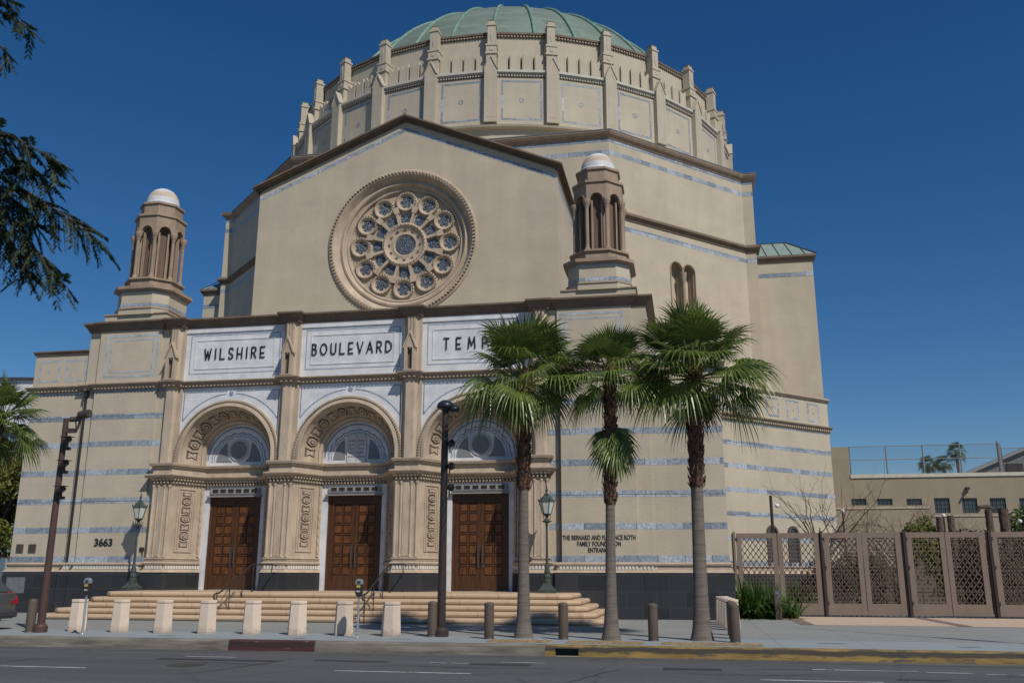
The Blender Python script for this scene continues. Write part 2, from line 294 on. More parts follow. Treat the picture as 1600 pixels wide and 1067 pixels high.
    def build(s, name, mats, parent=None, smooth=False, loc=None, label=None, bevel=0, norm=True):
        me = bpy.data.meshes.new(name)
        off = Vector(loc) if loc is not None else (Vector(top_of(parent).location) if parent else Vector((0,0,0)))
        me.from_pydata([(p[0]-off.x, p[1]-off.y, p[2]-off.z) for p in s.v], [], s.f)
        mats = mats if isinstance(mats, (list, tuple)) else [mats]
        for m_ in mats: me.materials.append(m_)
        me.polygons.foreach_set('material_index', s.m)
        if norm:
            bm = bmesh.new(); bm.from_mesh(me); bmesh.ops.recalc_face_normals(bm, faces=bm.faces)
            bm.to_mesh(me); bm.free()
        if smooth: me.polygons.foreach_set('use_smooth', [True]*len(me.polygons))
        me.update(); o = bpy.data.objects.new(name, me); COL.objects.link(o)
        if parent:
            o.parent = parent
            if loc is not None: o.location = Vector(loc)-Vector(top_of(parent).location)
        elif loc is not None: o.location = loc
        if label: o['label'] = label
        if bevel:
            b = o.modifiers.new('bevel', 'BEVEL'); b.width = bevel; b.segments = 2; b.limit_method = 'ANGLE'
        return o

def thing(name, label, cat, loc=(0,0,0), group=None):
    o = bpy.data.objects.new(name, None); COL.objects.link(o); o.location = loc; o['label'] = label; o['category'] = cat
    if group: o['group'] = group
    return o
def tag(o, label, cat, group=None, kind=None):
    o['label'] = label; o['category'] = cat
    if group: o['group'] = group
    if kind: o['kind'] = kind
    return o
def copy_tree(o, parent=None):
    c = o.copy(); COL.objects.link(c)
    if parent: c.parent = parent
    for ch in list(o.children): copy_tree(ch, c)
    return c
def struct(o, kind='structure'): o['kind'] = kind; return o
def text(s_, size, x, y, z, parent, name, matr, depth=.02, width=None, spacing=1.0, align='CENTER'):
    cu = bpy.data.curves.new('t', 'FONT'); cu.body = s_; cu.size = size; cu.extrude = depth; cu.offset = .004 if size < .3 else .012; cu.align_x = align; cu.align_y = 'CENTER'; cu.space_character = spacing; cu.space_line = 1.0
    to = bpy.data.objects.new('t', cu); COL.objects.link(to); bpy.context.view_layer.update()
    me = bpy.data.meshes.new_from_object(to.evaluated_get(bpy.context.evaluated_depsgraph_get()))
    bpy.data.objects.remove(to)
    xs = [v.co.x for v in me.vertices]; cx = (min(xs)+max(xs))/2; sc = width/(max(xs)-min(xs)) if width else 1
    ro = Vector(top_of(parent).location)
    for v in me.vertices:
        c = v.co.copy(); v.co = Vector((x+(c.x-cx)*sc, y-c.z, z+c.y))-ro
    me.materials.clear(); me.materials.append(matr)
    o = bpy.data.objects.new(name, me); COL.objects.link(o); o.parent = parent; return o

rnd = random.Random(7)
# ------------------------------------------------------------------ ground
mb = MB(); mb.add([(-400,-60,-.085),(400,-60,-.085),(400,21.15,-.085),(-400,21.15,-.085)], [(0,1,2,3)]); struct(mb.build('road', ASPH))
mb = MB(); mb.add([(-900,21.25,-.02),(900,21.25,-.02),(900,1500,-.02),(-900,1500,-.02)], [(0,1,2,3)]); struct(mb.build('ground', WALK))
mb = MB(); mb.add([(-60,21.35,.15),(60,21.35,.15),(60,60,.15),(-60,60,.15)], [(0,1,2,3)]); struct(mb.build('pavement', WALK))
mb = MB(); mb.add([(-60,21.36,.1535),(60,21.36,.1535),(60,24.0,.1535),(-60,24.0,.1535)], [(0,1,2,3)]); struct(mb.build('kerbside_pavement', WALK2))
def kerb(x0, x1, m, nm='kerb', h=.15):
    k = MB(); k.sweep([(x0,21.2),(x1,21.2)], [(.115,-.085),(.085,h-.03),(.055,h),(-.17,h+.004),(-.17,-.085)]); return struct(k.build(nm, m))
kerb(-60,-10.82,KERB); kerb(-8.65,-3.24,KERB)
kerb(-10.82,-8.65,KRED,'red_kerb'); kerb(-2.42,60,KYEL,'yellow_kerb')
k = MB(); k.sweep([(-3.24,21.2),(-2.42,21.2)], [(.1,.085),(.085,.12),(.055,.15),(-.17,.154),(-.17,.085)])
k.box(-3.24,-3.02,21.1,21.37,-.083,.085); k.box(-2.5,-2.42,21.1,21.37,-.083,.085); k.mi = 1; k.box(-3.02,-2.5,21.28,21.37,-.083,.084)
struct(k.build('storm_drain_kerb', [KYEL, IRON]))
g = MB(); g.add([(-60,20.5,-.081),(60,20.5,-.081),(60,21.1,-.081),(-60,21.1,-.081)], [(0,1,2,3)]); struct(g.build('gutter', mat('gutter_concrete', (.11,.112,.11), .9, .35, 1.5, .4, 60., stretch=(.2,2,1))))
# soil pits along the kerb
for nm, (a, b) in zip('abcd', [(-4.75,-3.28),(-2.88,-1.12),(-.72,1.5)]):
    p = MB(); n = 26; P = []
    for i in range(n+1):
        for j in range(5):
            P.append((a+(b-a)*i/n, 21.62+.95*j/4, .156+rnd.random()*.03*(0<i<n)*(0<j<4)))
    p.add(P, [(i*5+j,(i+1)*5+j,(i+1)*5+j+1,i*5+j+1) for i in range(n) for j in range(4)]); struct(p.build('soil', SOIL, norm=False))
# driveway at the gates
d = MB(); d.add([(3.6,31.3,.155),(40,31.3,.155),(40,37.4,.155),(3.6,37.4,.155)], [(0,1,2,3)]); struct(d.build('driveway', PAVER))
d = MB()
for x in (3.35, 8.0, 12.6, 17.2): d.add([(x,31.3,.16),(x+.42,31.3,.16),(x+.42,37.4,.16),(x,37.4,.16)], [(0,1,2,3)])
struct(d.build('driveway_bands', PAVERD))
d = MB(); d.add([(-60,23.98,.155),(60,23.98,.155),(60,24.03,.155),(-60,24.03,.155)], [(0,1,2,3)]); struct(d.build('pavement_joint', mat('joint_dark', (.22,.24,.25), .9)))
# road paint
rp = MB()
for x0, x1, y0, y1 in [(-15.6,-11.4,16.55,16.66),(-6.6,-4.0,17.05,17.15),(-10.9,-9.7,19.3,19.38),(-5.3,-4.95,18.98,19.08),(-4.85,-4.5,18.98,19.08),(-3.9,-3.0,19.4,19.47),
                       (1.1,3.1,17.1,17.2),(2.2,4.1,19.15,19.24),(4.2,5.0,19.0,19.09),(5.2,8.4,18.85,18.94)]:
    rp.add([(x0,y0,-.078),(x1,y0,-.078),(x1,y1,-.078),(x0,y1,-.078)], [(0,1,2,3)])
struct(rp.build('road_markings', RPAINT))
rp = MB()
for x0, x1, y0, y1 in [(-4.45,-3.2,18.75,19.15),(-7.8,-6.2,18.9,19.2),(-11.2,-8.4,18.6,18.9),(-.6,.5,18.6,19.0),(3.4,4.3,17.6,17.75)]:
    pts = [(x0+(x1-x0)*t, y0+rnd.uniform(-.04,.06)) for t in (0,.25,.5,.75,1)]+[(x0+(x1-x0)*t, y1+rnd.uniform(-.05,.05)) for t in (1,.75,.5,.25,0)]
    rp.add([(p[0],p[1],-.080) for p in pts], [tuple(range(len(pts)))])
struct(rp.build('road_patches', ASPH2))
rp = MB()
for x0, y0, ang, L_ in [(-14.5,16.2,.9,3.4),(-9.2,15.8,1.3,3.6),(-2.2,16.0,1.2,2.6),(-.4,17.9,.15,2.8),(1.8,17.4,-.5,2.4),(4.6,16.8,.8,2.6),(-6.2,18.2,.05,3.6),(-12.4,18.3,-.08,4.2),(.8,18.9,.2,3.0),(5.4,18.6,-.15,3.6)]:
    p = Vector((x0,y0,0)); a = ang; P = [p.copy()]
    for i in range(14): a += rnd.uniform(-.45,.45); a += (ang-a)*.4; p = p+Vector((cos(a),sin(a),0))*(L_/14); P.append(p.copy())
    V_ = []
    for i, p in enumerate(P): w2 = .018*(1-abs(i/14-.5))*rnd.uniform(.6,1.5); n_ = Vector((-sin(ang),cos(ang),0)); V_ += [(p-n_*w2)[:2]+(-.0795,), (p+n_*w2)[:2]+(-.0795,)]
    rp.add(V_, [(2*i,2*i+2,2*i+3,2*i+1) for i in range(14)])
struct(rp.build('road_cracks', mat('crack_tar', (.03,.03,.032), .6)))
rp = MB(); rp.lathe([(.0,0),(.36,0)], (-9.9,17.6,-.0785), 28); struct(rp.build('manhole_cover', mat('manhole_iron', (.05,.048,.045), .5, .4, 12., .6, 30.), norm=False))
rp = MB()
for x0, y0, sx, sy in [(-13.0,22.1,.3,.10),(-9.4,21.9,.22,.08),(-6.9,22.3,.3,.1),(3.1,22.9,.35,.1),(5.9,22.4,.3,.1),(-11.2,26.0,.4,.2)]:
    rp.add([(x0+sx*cos(a)*rnd.uniform(.7,1.1), y0+sy*sin(a)*rnd.uniform(.7,1.1), .1585) for a in [2*pi*i/14 for i in range(14)]], [tuple(range(14))])
struct(rp.build('pavement_stains', mat('pavement_stain', (.20,.225,.235), .9, .3, 3.)))

# ------------------------------------------------------------------ THE TEMPLE
C0 = -13.0
T = thing('temple', 'large tan domed temple with rose window, three arched wooden doors and palm trees in front', 'building', (C0,34,0))
BAY = [-5.12, 0, 5.12]; PILX = [-7.68,-2.56,2.56,7.68]; X = lambda a: C0+a

# side blocks: outer wing, end panel
def side(sg):
    fw = MB()
    def bx(a, b, y, z0, z1):
        lo, hi = sorted((X(sg*a), X(sg*b))); fw.box(lo, hi, y, 36, z0, z1)
    bx(11.75, 14.36, 34.0, .15, 10.75)          # outer wing
    bx(11.2, 11.75, 33.88, .15, 11.7)
    bx(8.35, 11.2, 33.76, .15, 11.7)            # main end panel
    bx(7.9, 8.35, 33.86, .15, 11.7)
    fw.build('front_wall', STUC, T)
for sg in (-1, 1): side(sg)
# granite base and moulded ledge following the stepped plan
def sidepath(sg, lo=7.9):
    P = [(14.36,36.0),(14.36,34.0),(11.75,34.0),(11.75,33.88),(11.2,33.88),(11.2,33.76),(8.35,33.76),(8.35,33.86),(lo,33.86)]
    Q = [(X(sg*a), y) for a, y in P]
    return Q if sg < 0 else Q[::-1]
LP, RP_ = sidepath(-1), sidepath(1)
for P in (LP, RP_):
    b = MB(); b.sweep(P, [(-.05,.15),(.16,.15),(.14,1.74),(-.05,1.74)]); b.build('granite_base', GRAN, T)
for P in (LP, RP_):
    b = MB(); b.sweep(P, [(-.05,1.741),(.15,1.741),(.12,1.80),(.06,1.83),(.05,1.98),(.11,2.0),(.12,2.06),(.04,2.1),(-.05,2.1)]); b.build('base_moulding', STONE, T)
for P in (LP[2:], RP_[:-2]):
    b = MB(); b.dentils(P, 1.845, 1.965, .045, .085, .12, .085); b.build('bead_course', WHITE_D, T)
# marble stripes (one part per wall and level)
for P in (LP[1:], RP_[:-1]):
    for z in (2.22, 3.37, 4.53, 5.68, 6.84, 7.97):
        s_ = MB(); s_.sweep(P, [(-.02,z-.115),(.004,z-.115),(.004,z+.115),(-.02,z+.115)]); s_.build('marble_stripe', MARBG, T)
    s_ = MB(); s_.sweep(P, [(-.02,8.98),(.004,8.98),(.004,9.08),(-.02,9.08)]); s_.build('marble_stripe', MARBG, T)
# rain pipes
for sg in (-1, 1):
    p = MB(); xx = X(sg*8.42) if sg > 0 else X(-11.62)
    p.box(xx-.035, xx+.035, 33.70 if sg > 0 else 33.80, 33.757 if sg > 0 else 33.878, 2.12, 9.05); p.box(xx-.09, xx+.09, 33.64 if sg > 0 else 33.74, 33.757 if sg > 0 else 33.878, 8.85, 9.1); p.build('rain_pipe', IRON, T)

# pier / pilaster plan with splayed reveals
YF, YD, YW = 33.62, 35.0, 34.0
def plan(inset=0):
    P = [(X(-7.9), YF)]
    for c in BAY:
        P += [(X(c-2.11), YF), (X(c-1.40), YD), (X(c+1.40), YD), (X(c+2.11), YF)]
    P.append((X(7.9), YF)); return P
def piers_paths():
    out = []; L_ = [(X(-7.98),34.0),(X(-7.98), YF)]
    for c in BAY: 
        L_ += [(X(c-2.11), YF), (X(c-1.40), YD)]; out.append(L_); L_ = [(X(c+1.40), YD), (X(c+2.11), YF)]
    L_ += [(X(7.98), YF),(X(7.98),34.0)]; out.append(L_); return out
HEXP = [(cos(pi/6+i*pi/3), sin(pi/6+i*pi/3)) for i in range(6)]
def ornament(mbS, mbD, O, U, V, N, w, h, kind):
    """one carved motif: hexagon rosette or hourglass, raised stone on a field coloured dark as recess shade"""
    if kind == 'hex':
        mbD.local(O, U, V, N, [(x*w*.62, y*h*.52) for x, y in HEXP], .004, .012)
        mbS.local(O, U, V, N, [(x*w*.44, y*h*.37) for x, y in HEXP], .004, .05)
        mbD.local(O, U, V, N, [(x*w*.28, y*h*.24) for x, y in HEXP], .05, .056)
        mbS.local(O, U, V, N, [(x*w*.15, y*h*.13) for x, y in HEXP], .05, .075)
    else:
        B = [(-.5,.5),(0,.22),(.5,.5),(.5,-.5),(0,-.22),(-.5,-.5)]
        if kind == 'top': B = [(-.5,.5),(.5,.5),(.5,-.5),(0,-.2),(-.5,-.5)]
        if kind == 'bot': B = [(-.5,.5),(0,.2),(.5,.5),(.5,-.5),(-.5,-.5)]
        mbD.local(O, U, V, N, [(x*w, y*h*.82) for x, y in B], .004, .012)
        mbS.local(O, U, V, N, [(x*w*.68, y*h*.55) for x, y in B], .004, .04)
def chevron(mbS, O, U, V, N, w, h, up):
    s1 = 1 if up else -1
    mbS.local(O, U, V, N, [(-w/2,0),(0,s1*h),(w/2,0),(w/2,.035),(0,s1*h+.035),(-w/2,.035)], .004, .045)
ZT = Vector((0,0,1))
for ip, path in enumerate(piers_paths()):
    pr = MB()
    # solid body behind the faces, from ground to impost
    back = [(path[-1][0],35.6),(path[0][0],35.6)]
    pr.prism(path+back, .15, 5.96, 'z')
    pier = pr.build('pier', STONE, T)
    g_ = MB(); g_.sweep(path, [(-.03,.3),(.15,.3),(.13,1.72),(-.03,1.72)]); g_.build('granite_plinth', GRAN, T)
    q = MB(); q.sweep(path, [(-.03,1.722),(.16,1.722),(.12,1.80),(.06,1.84),(.05,2.0),(.12,2.03),(.14,2.08),(.05,2.14),(.045,2.2),(.08,2.23),(.08,2.27),(-.03,2.3)])
    q.mi = 1; q.dentils(path, 1.855, 1.985, .045, .09, .115, .08); q.mi = 2
    q.sweep(path, [(.09,2.145),(.095,2.145),(.095,2.165),(.09,2.165)]); q.build('pedestal_moulding', [STONE, WHITE_D, BROWN], T)
    # engaged colonnettes at corners and ribs on the flat
    cl = MB()
    fl = [p for p in path if abs(p[1]-YF) < .01]; xa, xb = fl[0][0], fl[-1][0]
    for x in (xa+.03, xb-.03, xa+.25, xb-.25): cl.lathe([(.0,2.3),(.075,2.3),(.055,2.4),(.052,4.95),(.08,5.05),(.08,5.1),(0,5.1)], (x,YF+.01,0), 10)
    cl.box((xa+xb)/2-.12, (xa+xb)/2+.12, YF-.03, YF+.02, 2.32, 5.05)
    cl.build('colonnette', STONE, T, smooth=False)
    # carved panels on the splayed reveals
    for a, b_ in zip(path[:-1], path[1:]):
        if abs(a[1]-b_[1]) < .5: continue
        A = Vector((a[0],a[1],0)); B_ = Vector((b_[0],b_[1],0)); U = (B_-A).normalized(); N = Vector((U.y,-U.x,0)); W = (B_-A).length
        S, D = MB(), MB(); front_first = a[1] < b_[1]
        cen = A+U*(W*.50 if front_first else W*.50)
        hw = .40
        for u0, u1, z0, z1 in ((-hw,-hw+.05,2.5,5.0),(hw-.05,hw,2.5,5.0),(-hw+.05,hw-.05,2.5,2.55),(-hw+.05,hw-.05,4.95,5.0),(-hw+.11,-hw+.14,2.62,4.88),(hw-.14,hw-.11,2.62,4.88)):
            S.local(cen, U, ZT, N, [(u0,z0),(u1,z0),(u1,z1),(u0,z1)], .002, .035)
        zz = [2.78, 3.10, 3.44, 3.78, 4.12, 4.46, 4.76]; kinds = ['bot','hex','hour','hex','hour','hex','top']
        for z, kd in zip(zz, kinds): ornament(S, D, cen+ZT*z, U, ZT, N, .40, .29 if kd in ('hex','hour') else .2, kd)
        for i in range(6):
            zc = (zz[i]+zz[i+1])/2
            chevron(S, cen+ZT*(zc-.0), U, ZT, N, .36, .05, kinds[i+1] == 'hex' and False or (kinds[i] == 'hex'))
        pn = S.build('carved_panel', STONE, pier); D.build('carved_recess_shade', STONE_D, pn) if False else None
        D.build('carved_recess_shade', STONE_D, pier)
        # twisted column on the inner edge
        tc = MB(); e = (B_-U*.10 if front_first else A+U*.10)+N*.05; V_ = []
        for i in range(61):
            z = 2.32+2.75*i/60
            for j in range(10):
                an = 2*pi*j/10; rr_ = .055+.014*cos(3*(an)-i*.9); V_.append((e.x+rr_*cos(an), e.y+rr_*sin(an), z))
        tc.add(V_, [(i*10+j,i*10+(j+1)%10,(i+1)*10+(j+1)%10,(i+1)*10+j) for i in range(60) for j in range(10)])
        tc.build('twisted_column', STONE, pier, smooth=False)

# impost entablature across everything
pl = plan(); pl = [(X(-7.98),34.0),(X(-7.98),YF)]+pl[1:-1]+[(X(7.98),YF),(X(7.98),34.0)]
im = MB()
im.sweep(pl, [(-.05,5.14),(.03,5.14),(.05,5.20),(.05,5.26),(.14,5.38),(.20,5.38),(.28,5.47),(.28,5.52),(.05,5.56),(.04,5.76),(.06,5.80),(.12,5.86),(.17,5.86),(.20,5.94),(.20,5.97),(-.05,5.99)])
im.build('impost_cornice', STONE, T)
im = MB(); im.dentils(pl, 5.29, 5.37, .045, .17, .13, .07); im.dentils(pl, 5.17, 5.25, .03, .11, .13, .07); im.dentils(pl, 5.80, 5.855, .055, .13, .10, .055)
im.build('impost_dentils', DENT, T)
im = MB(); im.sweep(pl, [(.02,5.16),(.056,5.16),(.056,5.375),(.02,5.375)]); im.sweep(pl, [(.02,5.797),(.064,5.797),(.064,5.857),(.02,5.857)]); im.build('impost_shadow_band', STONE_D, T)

# three bays
ZC = 6.28
for ib, c in enumerate(BAY):
    cx = X(c)
    # spandrel marble with arch hole
    sp = MB(); n = 36; R = 2.14
    P = [(cx+R*cos(pi*i/n), ZC+R*sin(pi*i/n)) for i in range(n+1)]
    V_ = []
    for x, z in P: V_ += [(x,YW,z),(x,YW,9.08)]
    sp.add(V_, [(2*i,2*i+1,2*i+3,2*i+2) for i in range(n)])
    sp.box(cx-2.29, cx-R, YW, YW+.3, 5.97, 9.08); sp.box(cx+R, cx+2.29, YW, YW+.3, 5.97, 9.08)
    spo = sp.build('spandrel', MARB, T)
    ln = MB()
    def arcstrip(mb_, r0, r1, a0, a1, y, n_=24, cz=ZC, x0=cx):
        Q = []
        for i in range(n_+1):
            a = a0+(a1-a0)*i/n_; Q += [(x0+r0*cos(a), y, cz+r0*sin(a)), (x0+r1*cos(a), y, cz+r1*sin(a))]
        mb_.add(Q, [(2*i,2*i+2,2*i+3,2*i+1) for i in range(n_)])
    for s0 in (1, -1):
        a1 = math.acos(.20/2.52); a0 = math.acos(2.08/2.52)
        arcstrip(ln, 2.50, 2.545, *( (a0, a1) if s0 > 0 else (pi-a0, pi-a1)), YW-.005)
        zt = 8.92; zb = ZC+2.52*sin(a0)
        ln.box(*sorted((cx+s0*2.06, cx+s0*2.105)), YW-.006, YW-.001, zb, zt)
        ln.box(*sorted((cx+s0*.2, cx+s0*2.06)), YW-.006, YW-.001, zt-.035, zt)
    ln.disc((cx, 8.80), .10, YW-.012, YW-.001, 16)
    ln.build('inlay_line', MARBL, spo)
    # archivolt and carved soffit
    ar = MB(); ar.archrev(cx, ZC, [(2.26,YW-.001),(2.26,33.90),(2.18,33.86),(2.12,33.90),(2.11,33.84),(1.98,33.80),(1.95,33.84),(1.93,33.95),(1.56,34.80),(1.54,34.78),(1.50,34.76),(1.46,34.80),(1.42,34.84),(1.42,35.02)], 5.97, 40)
    aro = ar.build('arch', STONE, T, smooth=False)
    bd = MB(); nb = 64
    for i in range(nb+6):
        if i < nb: a = pi*(i+.5)/nb; px, pz, da = cx+2.19*cos(a), ZC+2.19*sin(a), a
        else: px = cx+(2.19 if i % 2 else -2.19); pz = 6.0+.1*((i-nb)//2)+.03; da = 0
        U = Vector((cos(da),0,sin(da))); V2 = Vector((-sin(da),0,cos(da)))
        bd.local((px,33.86,pz), U, V2, Vector((0,-1,0)), [(-.035,-.03),(.035,-.03),(.035,.03),(-.035,.03)], -.01, .04)
    bd.build('bead_ring', DENT, aro)
    S, D = MB(), MB(); rm, ym = 1.745, 34.37
    N_ = 13
    for i in range(N_):
        a = pi*(i+.0)/(N_-1) if False else RAD(2)+(pi-RAD(4))*i/(N_-1)
        e = Vector((cos(a),0,sin(a))); t = Vector((-sin(a),0,cos(a))); g2 = Vector((-.37*cos(a), .85, -.37*sin(a))).normalized()   # along slope
        nn = t.cross(g2); nn = nn if nn.dot(e) < 0 else -nn
        kd = 'hex' if i % 2 else 'hour'
        O = Vector((cx,ym,ZC))+e*rm
        ornament(S, D, O, g2, t, nn, .52, .40, kd)
        if i < N_-1:
            a2 = a+(pi-RAD(4))/(N_-1)/2; e2 = Vector((cos(a2),0,sin(a2))); t2 = Vector((-sin(a2),0,cos(a2))); g3 = Vector((-.37*cos(a2),.85,-.37*sin(a2))).normalized(); n3 = t2.cross(g3); n3 = n3 if n3.dot(e2) < 0 else -n3
            chevron(S, Vector((cx,ym,ZC))+e2*rm, g3, t2, n3, .56, .05, bool(i % 2))
    S.build('soffit_carving', STONE, aro); D.build('soffit_recess_shade', STONE_D, aro)
    # tympanum
    ty = MB(); ty.prism([(cx-1.43,5.97)]+[(cx+1.43*cos(pi-pi*i/30), 6.26+1.43*sin(pi*i/30)) for i in range(31)]+[(cx+1.43,5.97)], 35.03, 35.2, 'y')
    tyo = ty.build('tympanum', MARB, T)
    wv = MB()
    for rr_, wdt in ((1.20,.028),(1.09,.018)):
        Q = []; n_ = 160
        for i in range(n_+1):
            a = pi*i/n_; r = rr_+.025*sin(22*a); Q += [(cx+(r-wdt)*cos(a),35.024,6.12+(r-wdt)*sin(a)),(cx+(r+wdt)*cos(a),35.024,6.12+(r+wdt)*sin(a))]
        wv.add(Q, [(2*i,2*i+2,2*i+3,2*i+1) for i in range(n_)])
    arcstrip(wv, 1.33, 1.40, 0, pi, 35.026, 40, 6.2)
    wv.build('wavy_inlay', MARBL, tyo)
    mo = MB()
    if ib != 1:
        for s0 in (1,-1):
            pts = [(cx+s0*.28, 6.14),(cx+s0*.98,6.14)]+[(cx+s0*(.98*cos(a)), 6.14+.98*sin(a)) for a in [RAD(8+i*6) for i in range(9)]]+[(cx+s0*.52,6.72),(cx+s0*.5,6.45),(cx+s0*.42,6.26)]
            mo = MB(); mo.prism(pts, 35.01, 35.028, 'y'); mo.build('mosaic_field', MOSA, tyo)
        ri = MB(); ri.disc((cx,6.62), .44, 34.985, 35.028, 32); ri.build('marble_ring', mat('pale_ring_marble', (.45,.46,.48), .55, .15, 4., 0), tyo)
        ri = MB(); ri.disc((cx,6.62), .36, 34.975, 34.984, 32); ri.build('mosaic_disc', MOSA, tyo)
    else:
        for s0 in (1,-1):
            pts = [(cx+s0*.48, 6.14),(cx+s0*.98,6.14)]+[(cx+s0*(.98*cos(a)), 6.14+.98*sin(a)) for a in [RAD(8+i*6) for i in range(9)]]
            mo = MB(); mo.prism(pts, 35.01, 35.028, 'y'); mo.build('mosaic_field', MOSA, tyo)
        for s0 in (1,-1):
            tb = MB(); x0 = cx+s0*.2
            tb.prism([(x0-.195,6.0)]+[(x0+.195*cos(pi-pi*i/14), 6.98+.195*sin(pi*i/14)) for i in range(15)]+[(x0+.195,6.0)], 34.97, 35.028, 'y')
            to_ = tb.build('stone_tablet', mat('tablet_marble', (.55,.55,.56), .6, .15, 5., 0), tyo)
        dk = MB()
        for s0 in (1,-1):
            for r_ in range(5):
                x = cx+s0*.2-.14
                while x < cx+s0*.2+.12:
                    wd = rnd.uniform(.02,.05); dk.box(x, x+wd, 34.962, 34.969, 6.22+r_*.16, 6.22+r_*.16+.05); x += wd+.025
        dk.build('tablet_writing', mat('tablet_mark', (.2,.2,.22), .7), tyo)
    # marble surround round the door
    sr = MB(); sr.box(cx-1.41, cx-1.13, 35.02, 35.5, 1.05, 5.15); sr.box(cx+1.13, cx+1.41, 35.02, 35.5, 1.05, 5.15); sr.box(cx-1.13, cx+1.13, 35.02, 35.5, 4.78, 5.15)
    sro = sr.build('door_surround', MARB, T)
    gr = MB(); gr.box(cx-1.08, cx+1.08, 34.93, 35.018, 4.84, 5.06); gr.box(cx-1.2, cx+1.16, 34.86, 35.018, 4.70, 4.75)
    gr.build('lintel', mat('lintel_grey', (.28,.27,.27), .6), sro)
    gr = MB()
    for i in range(6): gr.box(cx-.98+i*.34, cx-.98+i*.34+.24, 34.92, 34.929, 4.88, 5.02)
    gr.build('vent', IRON, sro)
    df = MB(); df.box(cx-1.129, cx-1.0, 35.10, 35.3, 1.06, 4.77); df.box(cx+1.0, cx+1.129, 35.10, 35.3, 1.06, 4.77); df.box(cx-1.0, cx+1.0, 35.10, 35.3, 4.56, 4.77); df.build('door_frame', WOOD, T)
    for s0 in (-1, 1):
        x0, x1 = (cx-.995, cx-.005) if s0 < 0 else (cx+.005, cx+.995)
        dl = MB(); dl.box(x0, x1, 35.17, 35.26, 1.07, 4.555)
        hs = s0 > 0 and 1 or 0
        xl, xr = x0+.14, x1-.14; xm = (xl+xr)/2
        for a, b_ in ((x0, xl),(xm-.03, xm+.03),(xr, x1)): dl.box(a, b_, 35.12, 35.169, 1.07, 4.555)
        zs = [1.60+i*.40 for i in range(8)]
        for z in zs: 
            for a, b_ in ((xl, xm-.03),(xm+.03, xr)): dl.box(a, b_, 35.124, 35.169, (1.07 if z == zs[0] else z-.03), (4.555 if z == zs[-1] else z+.03))
        dl.mi = 1
        for i in range(7):
            for a, b_ in ((xl, xm-.03),(xm+.03, xr)):
                z0, z1 = zs[i]+.03, zs[i+1]-.03; q1 = .035
                dl.add([(a,35.166,z0),(b_,35.166,z0),(b_,35.166,z1),(a,35.166,z1),(a+q1,35.14,z0+q1),(b_-q1,35.14,z0+q1),(b_-q1,35.14,z1-q1),(a+q1,35.14,z1-q1)],[(4,5,6,7),(0,1,5,4),(1,2,6,5),(2,3,7,6),(3,0,4,7)])
        dlo = dl.build('door_leaf', [WOOD, WOODP], T)
        h = MB(); hx = cx+s0*.085; h.tube([(hx,35.12,2.0),(hx,35.04,2.06),(hx,35.04,2.62),(hx,35.12,2.68)], .022, 8); h.box(hx-.035,hx+.035,35.09,35.119,1.93,2.74)
        h.build('handle', mat('dull_metal', (.16,.13,.12), .4, metal=.7), dlo)
    # sign band
    sg = MB(); sg.box(cx-2.29, cx+2.29, YW, YW+.3, 9.36, 11.62)
    sg.box(cx-2.29, cx+2.29, YW-.05, YW-.001, 11.42, 11.62); sgo = sg.build('sign_panel', MARB, T)
    fr = MB()
    for (hw, z0, z1, wd, yy) in ((2.0, 9.66, 11.32, .035, .004),(1.78, 9.86, 11.12, .05, .02)):
        fr.mi = 0 if wd < .04 else 1
        for s0 in (1,-1): fr.box(*sorted((cx+s0*hw, cx+s0*(hw-wd))), YW-yy, YW-.001, z0, z1)
        fr.box(cx-hw+wd, cx+hw-wd, YW-yy, YW-.001, z0, z0+wd); fr.box(cx-hw+wd, cx+hw-wd, YW-yy, YW-.001, z1-wd, z1)
    fr.build('sign_frame', [MARBL, MARB], sgo)
    word, wd, off = [('WILSHIRE',2.66,.0),('BOULEVARD',3.36,-.03),('TEMPLE',2.72,0.05)][ib]
    # hand-proportioned deco capitals drawn as strokes
    H = .44
    GL = {'W':(.62,[[(0,1),(.24,0),(.5,.8),(.76,0),(1,1)]]),'I':(.06,[[(.5,0),(.5,1)]]),'L':(.42,[[(0,1),(0,0),(1,0)]]),'S':(.38,[[(1,.86),(.75,1),(.3,1),(.02,.86),(.02,.68),(.3,.52),(.7,.42),(1,.28),(.95,.08),(.65,0),(.2,0),(0,.14)]]),
          'H':(.46,[[(0,0),(0,1)],[(1,0),(1,1)],[(0,.42),(1,.42)]]),'R':(.42,[[(0,0),(0,1),(.6,1),(.92,.9),(.95,.65),(.65,.48),(0,.45)],[(.5,.47),(1,0)]]),'E':(.40,[[(1,0),(0,0),(0,1),(1,1)],[(0,.42),(.8,.42)]]),
          'B':(.40,[[(0,0),(0,1),(.6,1),(.85,.9),(.85,.68),(.6,.56),(0,.56)],[(.6,.56),(.95,.42),(1,.16),(.7,0),(0,0)]]),'O':(.60,[[(.5+.5*sin(2*pi*i/16), .5+.5*cos(2*pi*i/16)) for i in range(17)]]),
          'U':(.46,[[(0,1),(0,.25),(.2,.04),(.5,0),(.8,.04),(1,.25),(1,1)]]),'V':(.52,[[(0,1),(.5,0),(1,1)]]),'A':(.54,[[(0,0),(.5,1),(1,0)],[(.17,.34),(.83,.34)]]),
          'D':(.54,[[(0,0),(0,1),(.5,.98),(.9,.75),(1,.5),(.9,.22),(.5,.02),(0,0)]]),'T':(.46,[[(0,1),(1,1)],[(.5,1),(.5,0)]]),'M':(.62,[[(0,0),(.12,1),(.5,.25),(.88,1),(1,0)]]),'P':(.38,[[(0,0),(0,1),(.7,1),(1,.88),(1,.6),(.7,.46),(0,.44)]])}
